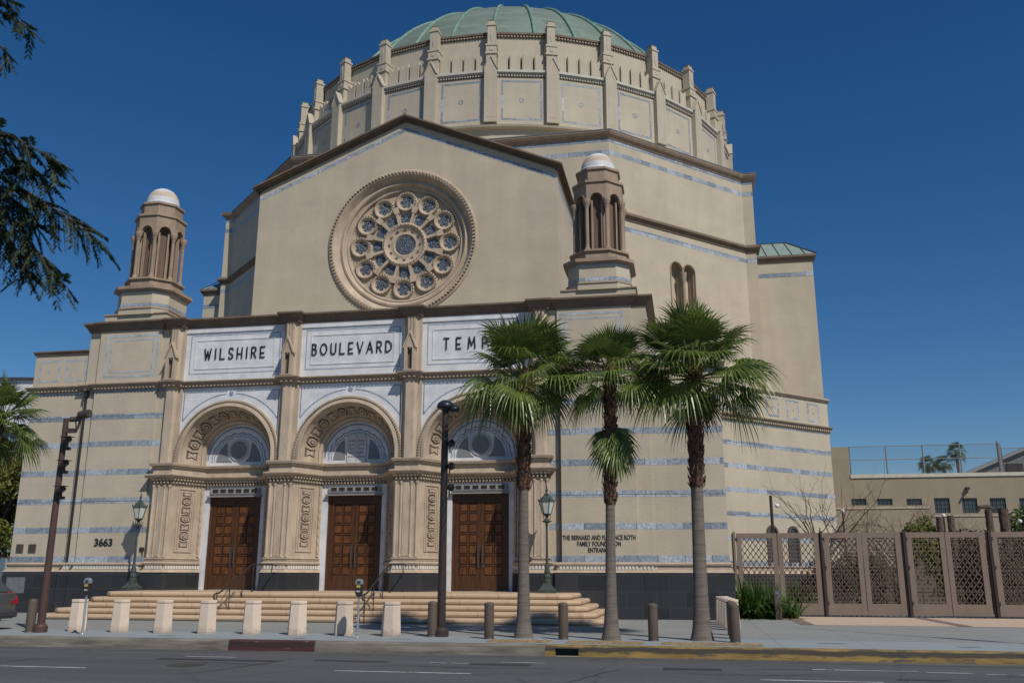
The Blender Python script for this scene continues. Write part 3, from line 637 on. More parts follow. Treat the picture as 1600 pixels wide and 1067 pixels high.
    ws = [GL[ch][0]*H for ch in word]; gap = (wd-sum(ws))/(len(word)-1); x = cx+off-wd/2
    for ch, cw in zip(word, ws):
        lt = MB()
        for st in GL[ch][1]:
            for p, q_ in zip(st[:-1], st[1:]):
                A = Vector((x+p[0]*cw if ch != 'I' else x+cw/2, 0, 10.28+p[1]*H)); B_ = Vector((x+q_[0]*cw if ch != 'I' else x+cw/2, 0, 10.28+q_[1]*H)); dd = (B_-A).normalized(); nn = Vector((-dd.z,0,dd.x))*.0215; ex = dd*.02
                k_ = [A-ex-nn, B_+ex-nn, B_+ex+nn, A-ex+nn]
                yo = 33.955+rnd.random()*.004
                lt.add([(v.x, yo, v.z) for v in k_]+[(v.x, YW-.002, v.z) for v in k_], [(0,1,2,3),(0,1,5,4),(1,2,6,5),(2,3,7,6),(3,0,4,7)])
        lt.build('letter', LETTER, sgo, label='dark raised capital '+ch)
        x += cw+gap

# pilasters above the impost, with gabled niches
for ip, a in enumerate(PILX):
    cx = X(a); hw = .27
    p = MB(); p.prism([(cx-hw,34.3),(cx-hw,YF+.18),(cx-hw+.1,YF+.06),(cx+hw-.1,YF+.06),(cx+hw,YF+.18),(cx+hw,34.3)], 5.97, 11.62, 'z')
    p.prism([(cx-.40,34.3),(cx-.40,33.9),(cx+.40,33.9),(cx+.40,34.3)], 5.97, 9.09, 'z')
    p.prism([(cx-.36,34.3),(cx-.36,33.85),(cx+.36,33.85),(cx+.36,34.3)], 9.36, 11.62, 'z')
    for xo in (-.12,0,.12): p.box(cx+xo-.025, cx+xo+.025, YF+.02, YF+.058, 10.75, 11.55)
    po = p.build('pilaster', STONE, T)
    nc = MB(); y0 = YF-.14
    nc.box(cx-.22, cx-.10, y0, YF+.05, 9.42, 10.30); nc.box(cx+.10, cx+.22, y0, YF+.05, 9.42, 10.30); nc.box(cx-.25, cx+.25, y0-.04, YF+.05, 9.36, 9.42)
    nc.prism([(cx-.22,10.30),(cx+.22,10.30),(cx,10.85)], y0, YF+.05, 'y')
    nc.prism([(cx-.29,10.28),(cx-.24,10.28),(cx,10.88),(cx+.24,10.28),(cx+.29,10.28),(cx,10.99)], y0-.05, YF+.05, 'y')
    nc.build('niche', STONE, po)
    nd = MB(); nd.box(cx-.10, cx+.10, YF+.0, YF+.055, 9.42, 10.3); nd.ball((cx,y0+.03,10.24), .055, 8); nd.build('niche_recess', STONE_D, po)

# dentil course and top cornice following plan (with pilaster breaks)
def toppath(block_out=True, wing=True):
    P = []
    L_ = [(X(-14.36),36.0),(X(-14.36),34.0),(X(-11.75),34.0),(X(-11.75),33.88),(X(-11.2),33.88),(X(-11.2),33.76),(X(-8.35),33.76),(X(-8.35),33.86)]
    if not wing: L_ = [(X(-11.75),40.0),(X(-11.75),33.88),(X(-11.2),33.88),(X(-11.2),33.76),(X(-8.35),33.76),(X(-8.35),33.86)]
    mid = []
    for a in PILX: mid += [(X(a-.36),33.86 if a == PILX[0] else 33.98),(X(a-.30),YF+.05),(X(a+.30),YF+.05),(X(a+.36),33.86 if a == PILX[-1] else 33.98)]
    Rr = [(2*C0-x, y) for x, y in L_][::-1]
    return L_+mid+Rr
tp = toppath()
co = MB(); co.sweep(tp, [(-.1,9.09),(.04,9.09),(.05,9.14),(.10,9.2),(.14,9.2),(.20,9.30),(.22,9.30),(.22,9.345),(.0,9.36),(-.1,9.36)])
coo = co.build('dentil_cornice', CAST, T)
co = MB(); co.dentils(tp, 9.125, 9.195, .045, .13, .155, .085); co.build('dentils', DENT, coo)
tp2 = toppath(wing=False)
co = MB(); co.sweep(tp2, [(-.1,11.62),(.06,11.62),(.07,11.68),(.12,11.76),(.14,11.80),(.24,11.93),(.27,11.93),(.27,12.0),(-.1,12.0)]); co.build('top_cornice', BROWN, T)
for sg in (-1,1):
    co = MB(); Q = [(X(sg*14.36),36.0),(X(sg*14.36),34.0),(X(sg*11.75),34.0)]; Q = Q if sg < 0 else Q[::-1]
    co.sweep(Q, [(-.1,10.75),(.05,10.75),(.08,10.84),(.12,10.87),(.12,10.92),(-.1,10.92)]); co.build('wing_cornice', BROWN, T)
# inlaid frames on wings and end panels
def frame(mbx, cx, cz, hw, hh, wd, y):
    mbx.box(cx-hw, cx-hw+wd, y-.005, y-.001, cz-hh, cz+hh); mbx.box(cx+hw-wd, cx+hw, y-.005, y-.001, cz-hh, cz+hh)
    mbx.box(cx-hw+wd, cx+hw-wd, y-.005, y-.001, cz-hh, cz-hh+wd); mbx.box(cx-hw+wd, cx+hw-wd, y-.005, y-.001, cz+hh-wd, cz+hh)
MARBV = mat('veined_inlay', (.36,.41,.46), .55, .5, 2.2, .05, 20., stretch=(1,1,1), col2=(.26,.27,.27))
for sg in (-1,1):
    for a in (13.65, 12.35):
        f_ = MB(); frame(f_, X(sg*a), 10.05, .50, .48, .09, 34.0); f_.disc((X(sg*a),10.05), .08, 33.995, 33.999, 10); f_.build('inlaid_square', MARBV, T)
    f_ = MB(); frame(f_, X(sg*9.67), 10.52, 1.22, .92, .10, 33.76); frame(f_, X(sg*9.67), 10.52, 1.0, .72, .07, 33.76); f_.build('inlaid_frame', MARBV, T)
# flat roof behind the parapet
r_ = MB(); r_.box(X(-11.5), X(11.5), 34.3, 47, 10.9, 11.5); r_.box(X(-14.3), X(-11.5), 36, 47, 9.5, 10.5); r_.box(X(11.5), X(14.3), 36, 44, 9.5, 10.5)
r_.box(X(-14.3), X(-11.75), 36, 45, .15, 9.5); r_.box(X(11.75), X(14.3), 36, 44.4, .15, 9.5)
r_.build('porch_roof', STUC3, T)

# gable
GY, GHW, GEZ, GAZ = 39.95, 7.57, 20.44, 23.62; RC = (C0, 17.22)
def wall_hole(mbx, poly, c, r, y, n=72):
    V_ = []
    for i in range(n):
        a = 2*pi*i/n; d_ = (cos(a), sin(a)); best = 1e9
        for p, q_ in zip(poly, poly[1:]+poly[:1]):
            ex, ez = q_[0]-p[0], q_[1]-p[1]; det = d_[0]*(-ez)+d_[1]*ex
            if abs(det) < 1e-9: continue
            wx, wz = p[0]-c[0], p[1]-c[1]; t = (wx*(-ez)+wz*ex)/det; u_ = (d_[0]*wz-d_[1]*wx)/det
            if t > 0 and -1e-6 <= u_ <= 1+1e-6: best = min(best, t)
        V_ += [(c[0]+r*d_[0], y, c[1]+r*d_[1]), (c[0]+best*d_[0], y, c[1]+best*d_[1])]
    mbx.add(V_, [(2*i,2*((i+1)%n),2*((i+1)%n)+1,2*i+1) for i in range(n)])
gw = MB(); poly = [(C0-GHW,11.0),(C0+GHW,11.0),(C0+GHW,GEZ),(C0,GAZ),(C0-GHW,GEZ)]
wall_hole(gw, poly, RC, 3.45, GY, 180)
for x in (C0-GHW, C0+GHW): gw.add([(x,GY,11),(x,47.7,11),(x,47.7,GEZ),(x,GY,GEZ)], [(0,1,2,3)])
gw.build('gable_wall', STUC, T)
gr_ = MB()
sl_ = (GAZ-GEZ)/GHW
for sg in (-1,1):
    for (o0, o1, y0, t0, t1) in ((0,.0,GY-.07,-.06,.02),(0,0,GY-.17,.02,.08),(0,0,GY-.30,.08,.15),(0,0,GY-.36,.15,.24)):
        ex = .0+(GY-y0)*.8
        gr_.prism([(C0,GAZ+t0),(C0,GAZ+t1),(C0+sg*(GHW+ex),GEZ+t1-sl_*ex),(C0+sg*(GHW+ex),GEZ+t0-sl_*ex)], y0, 47.7, 'y')
gr_.build('gable_roof', BROWN, T)
gs = MB()
for sg in (-1,1): gs.prism([(C0,GAZ-.56),(C0,GAZ-.36),(C0+sg*GHW,GEZ-.36),(C0+sg*GHW,GEZ-.56)], GY-.005, GY-.001, 'y')
gs.box(C0+GHW-.0, C0+GHW+.005, GY, 47.7, GEZ-.75, GEZ-.52)
gs.build('gable_stripe', MARBG, T)
# rose window
rw = MB(); prof = [(3.74,GY+.0),(3.74,GY-.06),(3.68,GY-.09),(3.50,GY-.09),(3.46,GY-.04),(3.44,GY-.02),(3.36,GY+.10),(3.28,GY+.22),(3.22,GY+.24),(3.18,GY+.19),(3.10,GY+.17),(3.04,GY+.22),(3.01,GY+.32),(2.93,GY+.38),(2.90,GY+.34),(2.82,GY+.36),(2.78,GY+.50)]
n = 96; V_ = []
for i in range(n):
    a = 2*pi*i/n; V_ += [(RC[0]+r*cos(a), y, RC[1]+r*sin(a)) for r, y in prof]
k = len(prof); rw.add(V_, [(i*k+j,((i+1)%n)*k+j,((i+1)%n)*k+j+1,i*k+j+1) for i in range(n) for j in range(k-1)])
rwo = rw.build('rose_window', STONE, T, smooth=False)
bd = MB()
for i in range(128):
    a = 2*pi*i/128; U = Vector((cos(a),0,sin(a))); V2 = Vector((-sin(a),0,cos(a)))
    bd.local(Vector((RC[0],GY-.09,RC[1]))+U*3.60, U, V2, Vector((0,-1,0)), [(-.045,-.045),(.045,-.02),(.045,.045),(-.045,.02)], -.01, .06)
bd.build('rope_ring', STONE, rwo)
dk_ = MB(); 
for i in range(128):
    a = 2*pi*(i+.5)/128; U = Vector((cos(a),0,sin(a))); V2 = Vector((-sin(a),0,cos(a)))
    dk_.local(Vector((RC[0],GY-.09,RC[1]))+U*3.60, U, V2, Vector((0,-1,0)), [(-.05,-.03),(.05,-.03),(.05,.03),(-.05,.03)], -.01, .004)
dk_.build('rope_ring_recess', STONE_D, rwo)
tr = MB(); yD = GY+.50; tr.disc(RC, 2.80, yD, yD+.2, 96)
def ringy(mbx, c, prof, n=28):
    V_ = []; k = len(prof)
    for i in range(n):
        a = 2*pi*i/n; V_ += [(c[0]+r*cos(a), y, c[1]+r*sin(a)) for r, y in prof]
    mbx.add(V_, [(i*k+j,((i+1)%n)*k+j,((i+1)%n)*k+j+1,i*k+j+1) for i in range(n) for j in range(k-1)])
ringy(tr, RC, [(1.12,yD),(1.12,yD-.16),(1.02,yD-.20),(.95,yD-.16),(.92,yD-.12),(.72,yD-.05),(.56,yD-.07),(.50,yD)], 48)
for i in range(12):
    a = pi/2+2*pi*i/12; e = Vector((cos(a),0,sin(a))); c = (RC[0]+2.25*e.x, RC[1]+2.25*e.z)
    ringy(tr, c, [(.54,yD),(.53,yD-.09),(.48,yD-.14),(.42,yD-.13),(.39,yD-.07),(.33,yD-.015)], 24)
    a2 = a+pi/12; e2 = Vector((cos(a2),0,sin(a2))); t2 = Vector((-sin(a2),0,cos(a2)))
    O = Vector((RC[0],yD,RC[1]))
    tr.local(O, e2, t2, Vector((0,-1,0)), [(1.08,-.07),(1.72,-.07),(1.72,.07),(1.08,.07)], 0, .15)
    tr.local(O, e2, t2, Vector((0,-1,0)), [(1.66,-.11),(1.84,-.15),(2.0,-.16),(2.0,.16),(1.84,.15),(1.66,.11)], 0, .17)
    for sgn in (1,-1):   # arch over each petal
        pass
tro = tr.build('tracery', STONE, rwo)
gl = MB()
for i in range(12):
    a = pi/2+2*pi*i/12; e = Vector((cos(a),0,sin(a))); t2 = Vector((-sin(a),0,cos(a))); O = Vector((RC[0],yD,RC[1]))
    c = O+e*2.25; P = []
    for j in range(48):
        b_ = 2*pi*j/48; r = .19+.135*abs(sin(3*b_))**.7; P.append((r*cos(b_), r*sin(b_)))
    gl.local(c, e, t2, Vector((0,-1,0)), P, -.02, .006)
    hw0, hw1 = 1.16*math.tan(pi/12)-.12, 1.56*math.tan(pi/12)-.12
    P = [(1.16,-hw0),(1.50,-hw1),(1.60,-hw1*.75),(1.65,-hw1*.3),(1.65,hw1*.3),(1.60,hw1*.75),(1.50,hw1),(1.16,hw0)]
    gl.local(O, e, t2, Vector((0,-1,0)), P, -.02, .006)
gl.disc(RC, .50, yD-.008, yD+.02, 40); gl.build('rose_glass', ROSEG, rwo)
hb = MB()
for i in range(36):
    a = 2*pi*i/36; e = Vector((cos(a),0,sin(a))); t2 = Vector((-sin(a),0,cos(a)))
    hb.local(Vector((RC[0],yD-.19,RC[1]))+e*1.03, e, t2, Vector((0,-1,0)), [(-.025,-.03),(.025,-.03),(.025,.03),(-.025,.03)], -.01, .012)
    if i % 3 == 0: hb.local(Vector((RC[0],yD-.08,RC[1]))+e*.80, e, t2, Vector((0,-1,0)), [(-.06,-.08),(.05,-.05),(.07,0),(.05,.05),(-.06,.08)], -.05, .02)
for k_ in range(12):
    a = pi/2+2*pi*k_/12; c = Vector((RC[0]+2.25*cos(a), yD-.155, RC[1]+2.25*sin(a)))
    for i in range(22):
        b_ = 2*pi*i/22; e = Vector((cos(b_),0,sin(b_))); t2 = Vector((-sin(b_),0,cos(b_)))
        hb.local(c+e*.50, e, t2, Vector((0,-1,0)), [(-.03,-.02),(.03,-.02),(.03,.02),(-.03,.02)], -.02, .008)
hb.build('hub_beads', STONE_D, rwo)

# great octagonal mass
MP = [(X(-17.85),80),(X(-17.85),55.2),(X(-17.2),55.2),(X(-9.5),47.7),(X(9.5),47.7),(X(17.2),55.2),(X(17.85),55.2),(X(17.85),80)]
mm = MB()
for a, b_ in list(zip(MP[:-1], MP[1:]))+[(MP[-1], MP[0])]:
    if a == MP[4]: continue
    mm.add([(a[0],a[1],9),(b_[0],b_[1],9),(b_[0],b_[1],26),(a[0],a[1],26)], [(0,1,2,3)])
mm.add([(p[0],p[1],26.0) for p in MP], [tuple(range(len(MP)))])
U = (Vector((*MP[5],0))-Vector((*MP[4],0))).normalized(); Nn = Vector((U.y,-U.x,0)); A0 = Vector((*MP[4],0)); LW_ = (Vector((*MP[5],0))-A0).length
UC = (Vector((0.30,51.42,0))-A0).dot(U); HZ0, HZ1, HR = 13.5, 18.75, .44
def PW(u_, z, d=0): v_ = A0+U*u_+Nn*d; return (v_.x, v_.y, z)
def WQ(u0, u1, z0, z1): mm.add([PW(u0,z0),PW(u1,z0),PW(u1,z1),PW(u0,z1)], [(0,1,2,3)])
cs = (UC-.50, UC+.50)
WQ(0, cs[0]-HR, 9, 26); WQ(cs[1]+HR, LW_, 9, 26); WQ(cs[0]-HR, cs[1]+HR, 9, HZ0); WQ(cs[0]+HR, cs[1]-HR, HZ0, HZ1+HR+.01)
WQ(cs[0]-HR, cs[1]+HR, HZ1+HR+.01, 26)
for c_ in cs:
    P = [(c_+HR*cos(pi-pi*i/16), HZ1+HR*sin(pi*i/16)) for i in range(17)]
    for p, q_ in zip(P[:-1], P[1:]): mm.add([PW(*p),PW(*q_),PW(q_[0],HZ1+HR+.01),PW(p[0],HZ1+HR+.01)], [(0,1,2,3)])
    P = [(c_-HR,HZ0)]+P+[(c_+HR,HZ0)]
    for p, q_ in zip(P, P[1:]+P[:1]): mm.add([PW(*p),PW(*q_),PW(*q_,-.55),PW(*p,-.55)], [(0,1,2,3)])
    mm.add([PW(*p,-.55) for p in P], [tuple(range(len(P)))])
mm.build('main_wall', STUC, T, norm=False)
mc = MB(); mc.sweep(MP, [(-.1,25.68),(.05,25.68),(.07,25.76),(.16,25.84),(.20,25.86),(.28,26.0),(.28,26.06),(-.1,26.12)]); mco = mc.build('main_cornice', CAST, T)
mc = MB(); mc.sweep(MP, [(.1,26.121),(.30,26.07),(.30,26.13),(.1,26.19)]); mc.build('main_cornice_flashing', mat('lead_flashing', (.13,.14,.16), .6), mco)
mc = MB(); mc.sweep(MP, [(-.1,20.95),(.06,20.95),(.07,21.02),(.20,21.18),(.24,21.18),(.24,21.28),(.05,21.44),(-.1,21.44)]); mc.build('middle_cornice', BROWN, T)
for z, h in ((25.56,.10),(24.83,.14),(20.43,.14)):
    q = MB(); q.sweep(MP, [(-.02,z-h),(.004,z-h),(.004,z+h),(-.02,z+h)]); q.build('upper_stripe', MARBG, T)
# twin arched window on the right chamfer
tw = MB(); base = A0+U*UC
for s0 in (-1, 1):
    for r0, r1, d0, d_ in ((.50,.44,0,.05),(.44,.40,-.30,-.10)):
        O = base+U*(s0*.50)
        outer = [(r0,13.5)]+[(r0*cos(pi*i/12), 18.75+r0*sin(pi*i/12)) for i in range(13)]+[(-r0,13.5)]
        inner = [(r1,13.5)]+[(r1*cos(pi*i/12), 18.75+r1*sin(pi*i/12)) for i in range(13)]+[(-r1,13.5)]
        for i in range(len(outer)-1): tw.local(O, U, ZT, Nn, [outer[i],outer[i+1],inner[i+1],inner[i]], d0, d_)
tw.lathe([(0,13.5),(.13,13.5),(.10,13.7),(.09,17.9),(.13,18.1),(.19,18.5),(.19,18.62),(0,18.62)], tuple(base+Nn*.04), 12)
tw.build('twin_window', CAST, T)
U = Vector((1,1,0)).normalized(); Nn = Vector((1,-1,0)).normalized()
# drum base
D0 = (C0, 68.13, 0)
dbm = MB(); dbm.lathe([(17.2,25.5),(17.2,28.62),(17.55,28.66),(17.6,28.78),(17.25,28.95),(16,28.96)], D0, 112); dbm.build('drum_base', STUC2, T)
SEG = 28; ST = 2*pi/SEG; RW = 17.2; hwb = RW*math.tan(ST/2)
def place_rot(o, th):
    o.rotation_euler = (0,0,th); return o
Dl = Vector(D0)
bay = MB(); y = -RW
bay.box(-hwb, hwb, y, y+.8, 28.9, 32.2)
bay.box(-hwb, hwb, y+.02, y+.6, 32.2, 32.5)
bay.box(-hwb, hwb, y+.75, y+1.4, 32.2, 35.5)
for i in range(4):
    xc_ = -1.2+i*.8; w_ = .335
    bay.prism([(xc_-w_,32.5),(xc_+w_,32.5),(xc_+w_,34.12),(xc_+w_-.05,34.28),(xc_,33.92),(xc_-w_+.05,34.28),(xc_-w_,34.12)], y+.35, y+.749, 'y')
    for u0, u1, z0_, z1_ in ((-w_+.05,-w_+.08,32.6,34.0),(w_-.08,w_-.05,32.6,34.0)): bay.box(xc_+u0, xc_+u1, y+.335, y+.349, z0_, z1_)
bayo = MB(); bayo = bay.build('drum_bay', STUC2, T, loc=None) if False else None
def mk(mbx, name, m, parent):
    me_o = mbx.build(name, m); me_o.parent = parent
    if parent is T: me_o.location = Dl-Vector(T.location)
    return me_o
bay_o = mk(bay, 'drum_bay', STUC2, T)
q = MB()
for (cx, cz, hw, hh, wd) in ((0,30.62,1.30,1.38,.13),):
    q.box(cx-hw,cx-hw+wd,y-.006,y-.001,cz-hh,cz+hh); q.box(cx+hw-wd,cx+hw,y-.006,y-.001,cz-hh,cz+hh); q.box(cx-hw+wd,cx+hw-wd,y-.006,y-.001,cz-hh,cz-hh+wd); q.box(cx-hw+wd,cx+hw-wd,y-.006,y-.001,cz+hh-wd,cz+hh)
ringy(q, (0,30.62), [(.17,y-.001),(.17,y-.008),(.09,y-.008),(.09,y-.001)], 12)
mk(q, 'inlaid_frame', MARBG, bay_o)
q = MB(); q.box(-hwb, hwb, y-.20, y+.3, 32.5, 32.66); q.box(-hwb, hwb, y-.12, y-.001, 32.42, 32.499); q.mi = 1; q.box(-hwb, hwb, y-.03, y-.001, 32.22, 32.42); q.mi = 0
q.dentils([(-hwb,y),(hwb,y)], 32.27, 32.36, .031, .10, .17, .09)
mk(q, 'drum_cornice', [DRUMC, BROWN], bay_o)
q = MB(); q.box(-hwb, hwb, y+.58, y+1.6, 35.68, 35.82); q.box(-hwb, hwb, y+.70, y+1.4, 35.5, 35.679); q.mi = 1; q.dentils([(-hwb,y+.70),(hwb,y+.70)], 35.53, 35.62, .001, .08, .2, .11)
mk(q, 'parapet_cornice', [BROWN, DENT], bay_o)
but = MB(); y2 = -RW
but.box(-.40,.40,y2-.40,y2+.4,28.97,32.75); but.prism([(-.40,32.75),(.40,32.75),(0,33.5)], y2-.40, y2+.4, 'y')
but.prism([(-.46,32.65),(-.40,32.65),(0,33.47),(.40,32.65),(.46,32.65),(0,33.63)], y2-.46, y2+.4, 'y')
but.box(-.25,-.22,y2-.408,y2-.401,29.3,32.5); but.box(.22,.25,y2-.408,y2-.401,29.3,32.5); but.box(-.22,.22,y2-.408,y2-.401,29.3,29.33); but.prism([(-.25,32.5),(-.22,32.5),(0,32.95),(.22,32.5),(.25,32.5),(0,33.02)], y2-.408, y2-.401, 'y')
but_o = mk(but, 'buttress', STUC2, T)
q = MB(); q.box(-.33,.33,y2-.05,y2+1.3,32.4,33.9); q.box(-.40,.40,y2-.12,y2+.9,33.9,34.02); q.box(-.34,.34,y2-.06,y2+.8,34.02,34.5); q.box(-.38,.38,y2-.10,y2+.7,34.5,34.62)
q.box(-.26,.26,y2+.0,y2+.55,34.62,35.98); q.box(-.31,.31,y2-.05,y2+.60,35.98,36.1); q.box(-.22,.22,y2+.05,y2+.5,36.1,36.36); q.mi = 1; q.box(-.23,.23,y2+.04,y2+.51,36.36,36.42); q.mi = 0
q.local((0,y2,35.3), Vector((1,0,0)), ZT, Vector((0,-1,0)), [(0,-.45),(.09,0),(0,.45),(-.09,0)], .0, .03); q.local((0,y2-.06,34.26), Vector((1,0,0)), ZT, Vector((0,-1,0)), [(-.1,-.1),(.1,-.1),(.1,.1),(-.1,.1)], 0, .03)
mk(q, 'pinnacle', [STUC2, BROWN], but_o)
for k in range(-8, 9):
    th = (k)*ST
    b_ = bay_o if k == -8 else copy_tree(bay_o, T); place_rot(b_, th - math.atan2(13.0,68.13)*0)
for k in range(-9, 9):
    b_ = but_o if k == -9 else copy_tree(but_o, T); place_rot(b_, (k+.5)*ST)
# dome
zc, RD = 29.0, 16.6
pr_ = [(RD*cos(a), zc+RD*sin(a)) for a in [RAD(22+i*(90-22)/22) for i in range(23)]]; pr_[-1] = (.01, zc+RD)
dm = MB(); dm.lathe([(15.2,35.2)]+pr_[1:] if False else [(p[0],p[1]) for p in pr_], D0, 128); dmo = dm.build('dome', COPPER, T, smooth=True)
for k in range(32):
    th = -pi/2+(k+.5)*2*pi/32
    if abs(((th+pi/2+pi) % (2*pi))-pi) > 1.9: continue
    rb = MB(); rb.tube([(D0[0]+(r+.03)*cos(th), D0[1]+(r+.03)*sin(th), z+.03) for r, z in pr_[:-1]], .13, 8); rb.build('rib', COPRIB, dmo, smooth=True)
# lower right chamfered wing
DP = [(1.0,44.6),(7.66,51.26),(7.66,64)]
lw = MB(); lw.prism([(1.0,44.6),(7.66,51.26),(7.66,64),(-5,64),(-5,47)], .15, 10.8, 'z'); lw.build('side_wing_wall', STUC, T)
lw = MB(); lw.sweep(DP, [(-.05,.15),(.12,.15),(.10,1.74),(-.05,1.74)]); lw.build('side_wing_granite', GRAN, T)
lw = MB(); lw.sweep(DP, [(-.05,1.741),(.13,1.741),(.05,1.83),(.05,2.0),(.12,2.06),(-.05,2.12)]); lw.sweep(DP, [(-.05,10.7),(.05,10.7),(.16,10.82),(.16,10.9),(-.05,10.95)])
lw.mi = 1; lw.sweep(DP, [(-.05,9.09),(.05,9.09),(.10,9.2),(.2,9.3),(.22,9.36),(-.05,9.40)]); lw.mi = 0; lw.dentils(DP, 9.12, 9.2, .05, .13, .16, .09); lw.build('side_wing_mouldings', [STONE, CAST], T)
for z in (2.22,3.37,4.53,5.68,6.84,7.97):
    s_ = MB(); s_.sweep(DP[:2], [(-.02,z-.115),(.004,z-.115),(.004,z+.115),(-.02,z+.115)]); s_.build('marble_stripe', MARBG, T)
lw = MB(); lw.sweep(DP[:2], [(-.02,8.95),(.004,8.95),(.004,9.03),(-.02,9.03)]); lw.build('marble_stripe', MARBG, T)
for xx in (2.2,3.35,4.5,5.65,6.8):
    q = MB(); O = Vector((xx,43.6+xx,10.05))
    for pts in ([(-.48,-.5),(-.38,-.5),(-.38,.5),(-.48,.5)],[(.38,-.5),(.48,-.5),(.48,.5),(.38,.5)],[(-.38,-.5),(.38,-.5),(.38,-.4),(-.38,-.4)],[(-.38,.4),(.38,.4),(.38,.5),(-.38,.5)],[(-.06,-.06),(.06,-.06),(.06,.06),(-.06,.06)]):
        q.local(O, U, ZT, Nn, pts, .001, .006)
    q.build('inlaid_square', MARBG, T)
for xx in (4.02, 5.12):
    q = MB(); O = Vector((xx,43.6+xx,0)); q.local(O, U, ZT, Nn, [(-.3,2.3),(.3,2.3),(.3,3.65)]+[(.3*cos(pi*i/10),3.65+.3*sin(pi*i/10)) for i in range(1,10)]+[(-.3,3.65)], .001, .02); w_ = q.build('arched_window', GLASSD, T)
    q = MB()
    ou = [(.42,2.12)]+[(.42*cos(pi*i/12),3.65+.42*sin(pi*i/12)) for i in range(13)]+[(-.42,2.12)]; inn = [(.3,2.12)]+[(.3*cos(pi*i/12),3.65+.3*sin(pi*i/12)) for i in range(13)]+[(-.3,2.12)]
    for i in range(len(ou)-1): q.local(O, U, ZT, Nn, [ou[i],ou[i+1],inn[i+1],inn[i]], .0, .08)
    q.build('frame', mat('window_surround_brown', (.10,.07,.06), .8), w_)
# side towers with hipped metal roofs
for sg, xw0, xw1 in ((1, 4.86, 8.22), (-1, -32.5, -30.86)):
    t_ = MB(); t_.box(xw0, xw1, 56, 63, 9.5, 20.45); to_ = t_.build('side_tower', STUC, T)
    t_ = MB(); t_.sweep([(xw0, 63),(xw0,56),(xw1,56),(xw1,63)] , [(-.1,20.451),(.05,20.451),(.1,20.55),(.22,20.72),(.22,20.86),(-.1,20.86)]); t_.build('tower_cornice', BROWN, to_)
    t_ = MB(); xe0, xe1 = xw0-.22, xw1+.22; tp_ = xe1-1.3 if sg > 0 else xe1; lf = xe0 if sg > 0 else xe0+1.0
    t_.add([(xe0,55.8,20.862),(xe1,55.8,20.862),(tp_,59.6,23.0),(lf,59.6,23.0),(xe1,63,20.862),(xe0,63,20.862)], [(0,1,2,3),(1,4,2),(0,3,5),(3,2,4,5)])
    t_.mi = 1
    for i in range(5):
        x = xe0+.1+i*(xe1-xe0)/5; x2 = min(x, tp_) if x < tp_ else tp_; f = 1.0 if x <= tp_ else (xe1-x)/(xe1-tp_)
        t_.tube([(x,55.8,20.88),(x,55.8+3.8*f,20.88+2.138*f)], .03, 5)
    t_.tube([(xe1,55.8,20.88),(tp_,59.6,23.02),(lf,59.6,23.02)], .05, 6)
    t_.build('roof', [ROOFM, IRON], to_)
    t_ = MB(); t_.box(xw0, xw1, 55.994, 55.999, 19.5, 19.78); t_.build('marble_stripe', MARBG, to_)

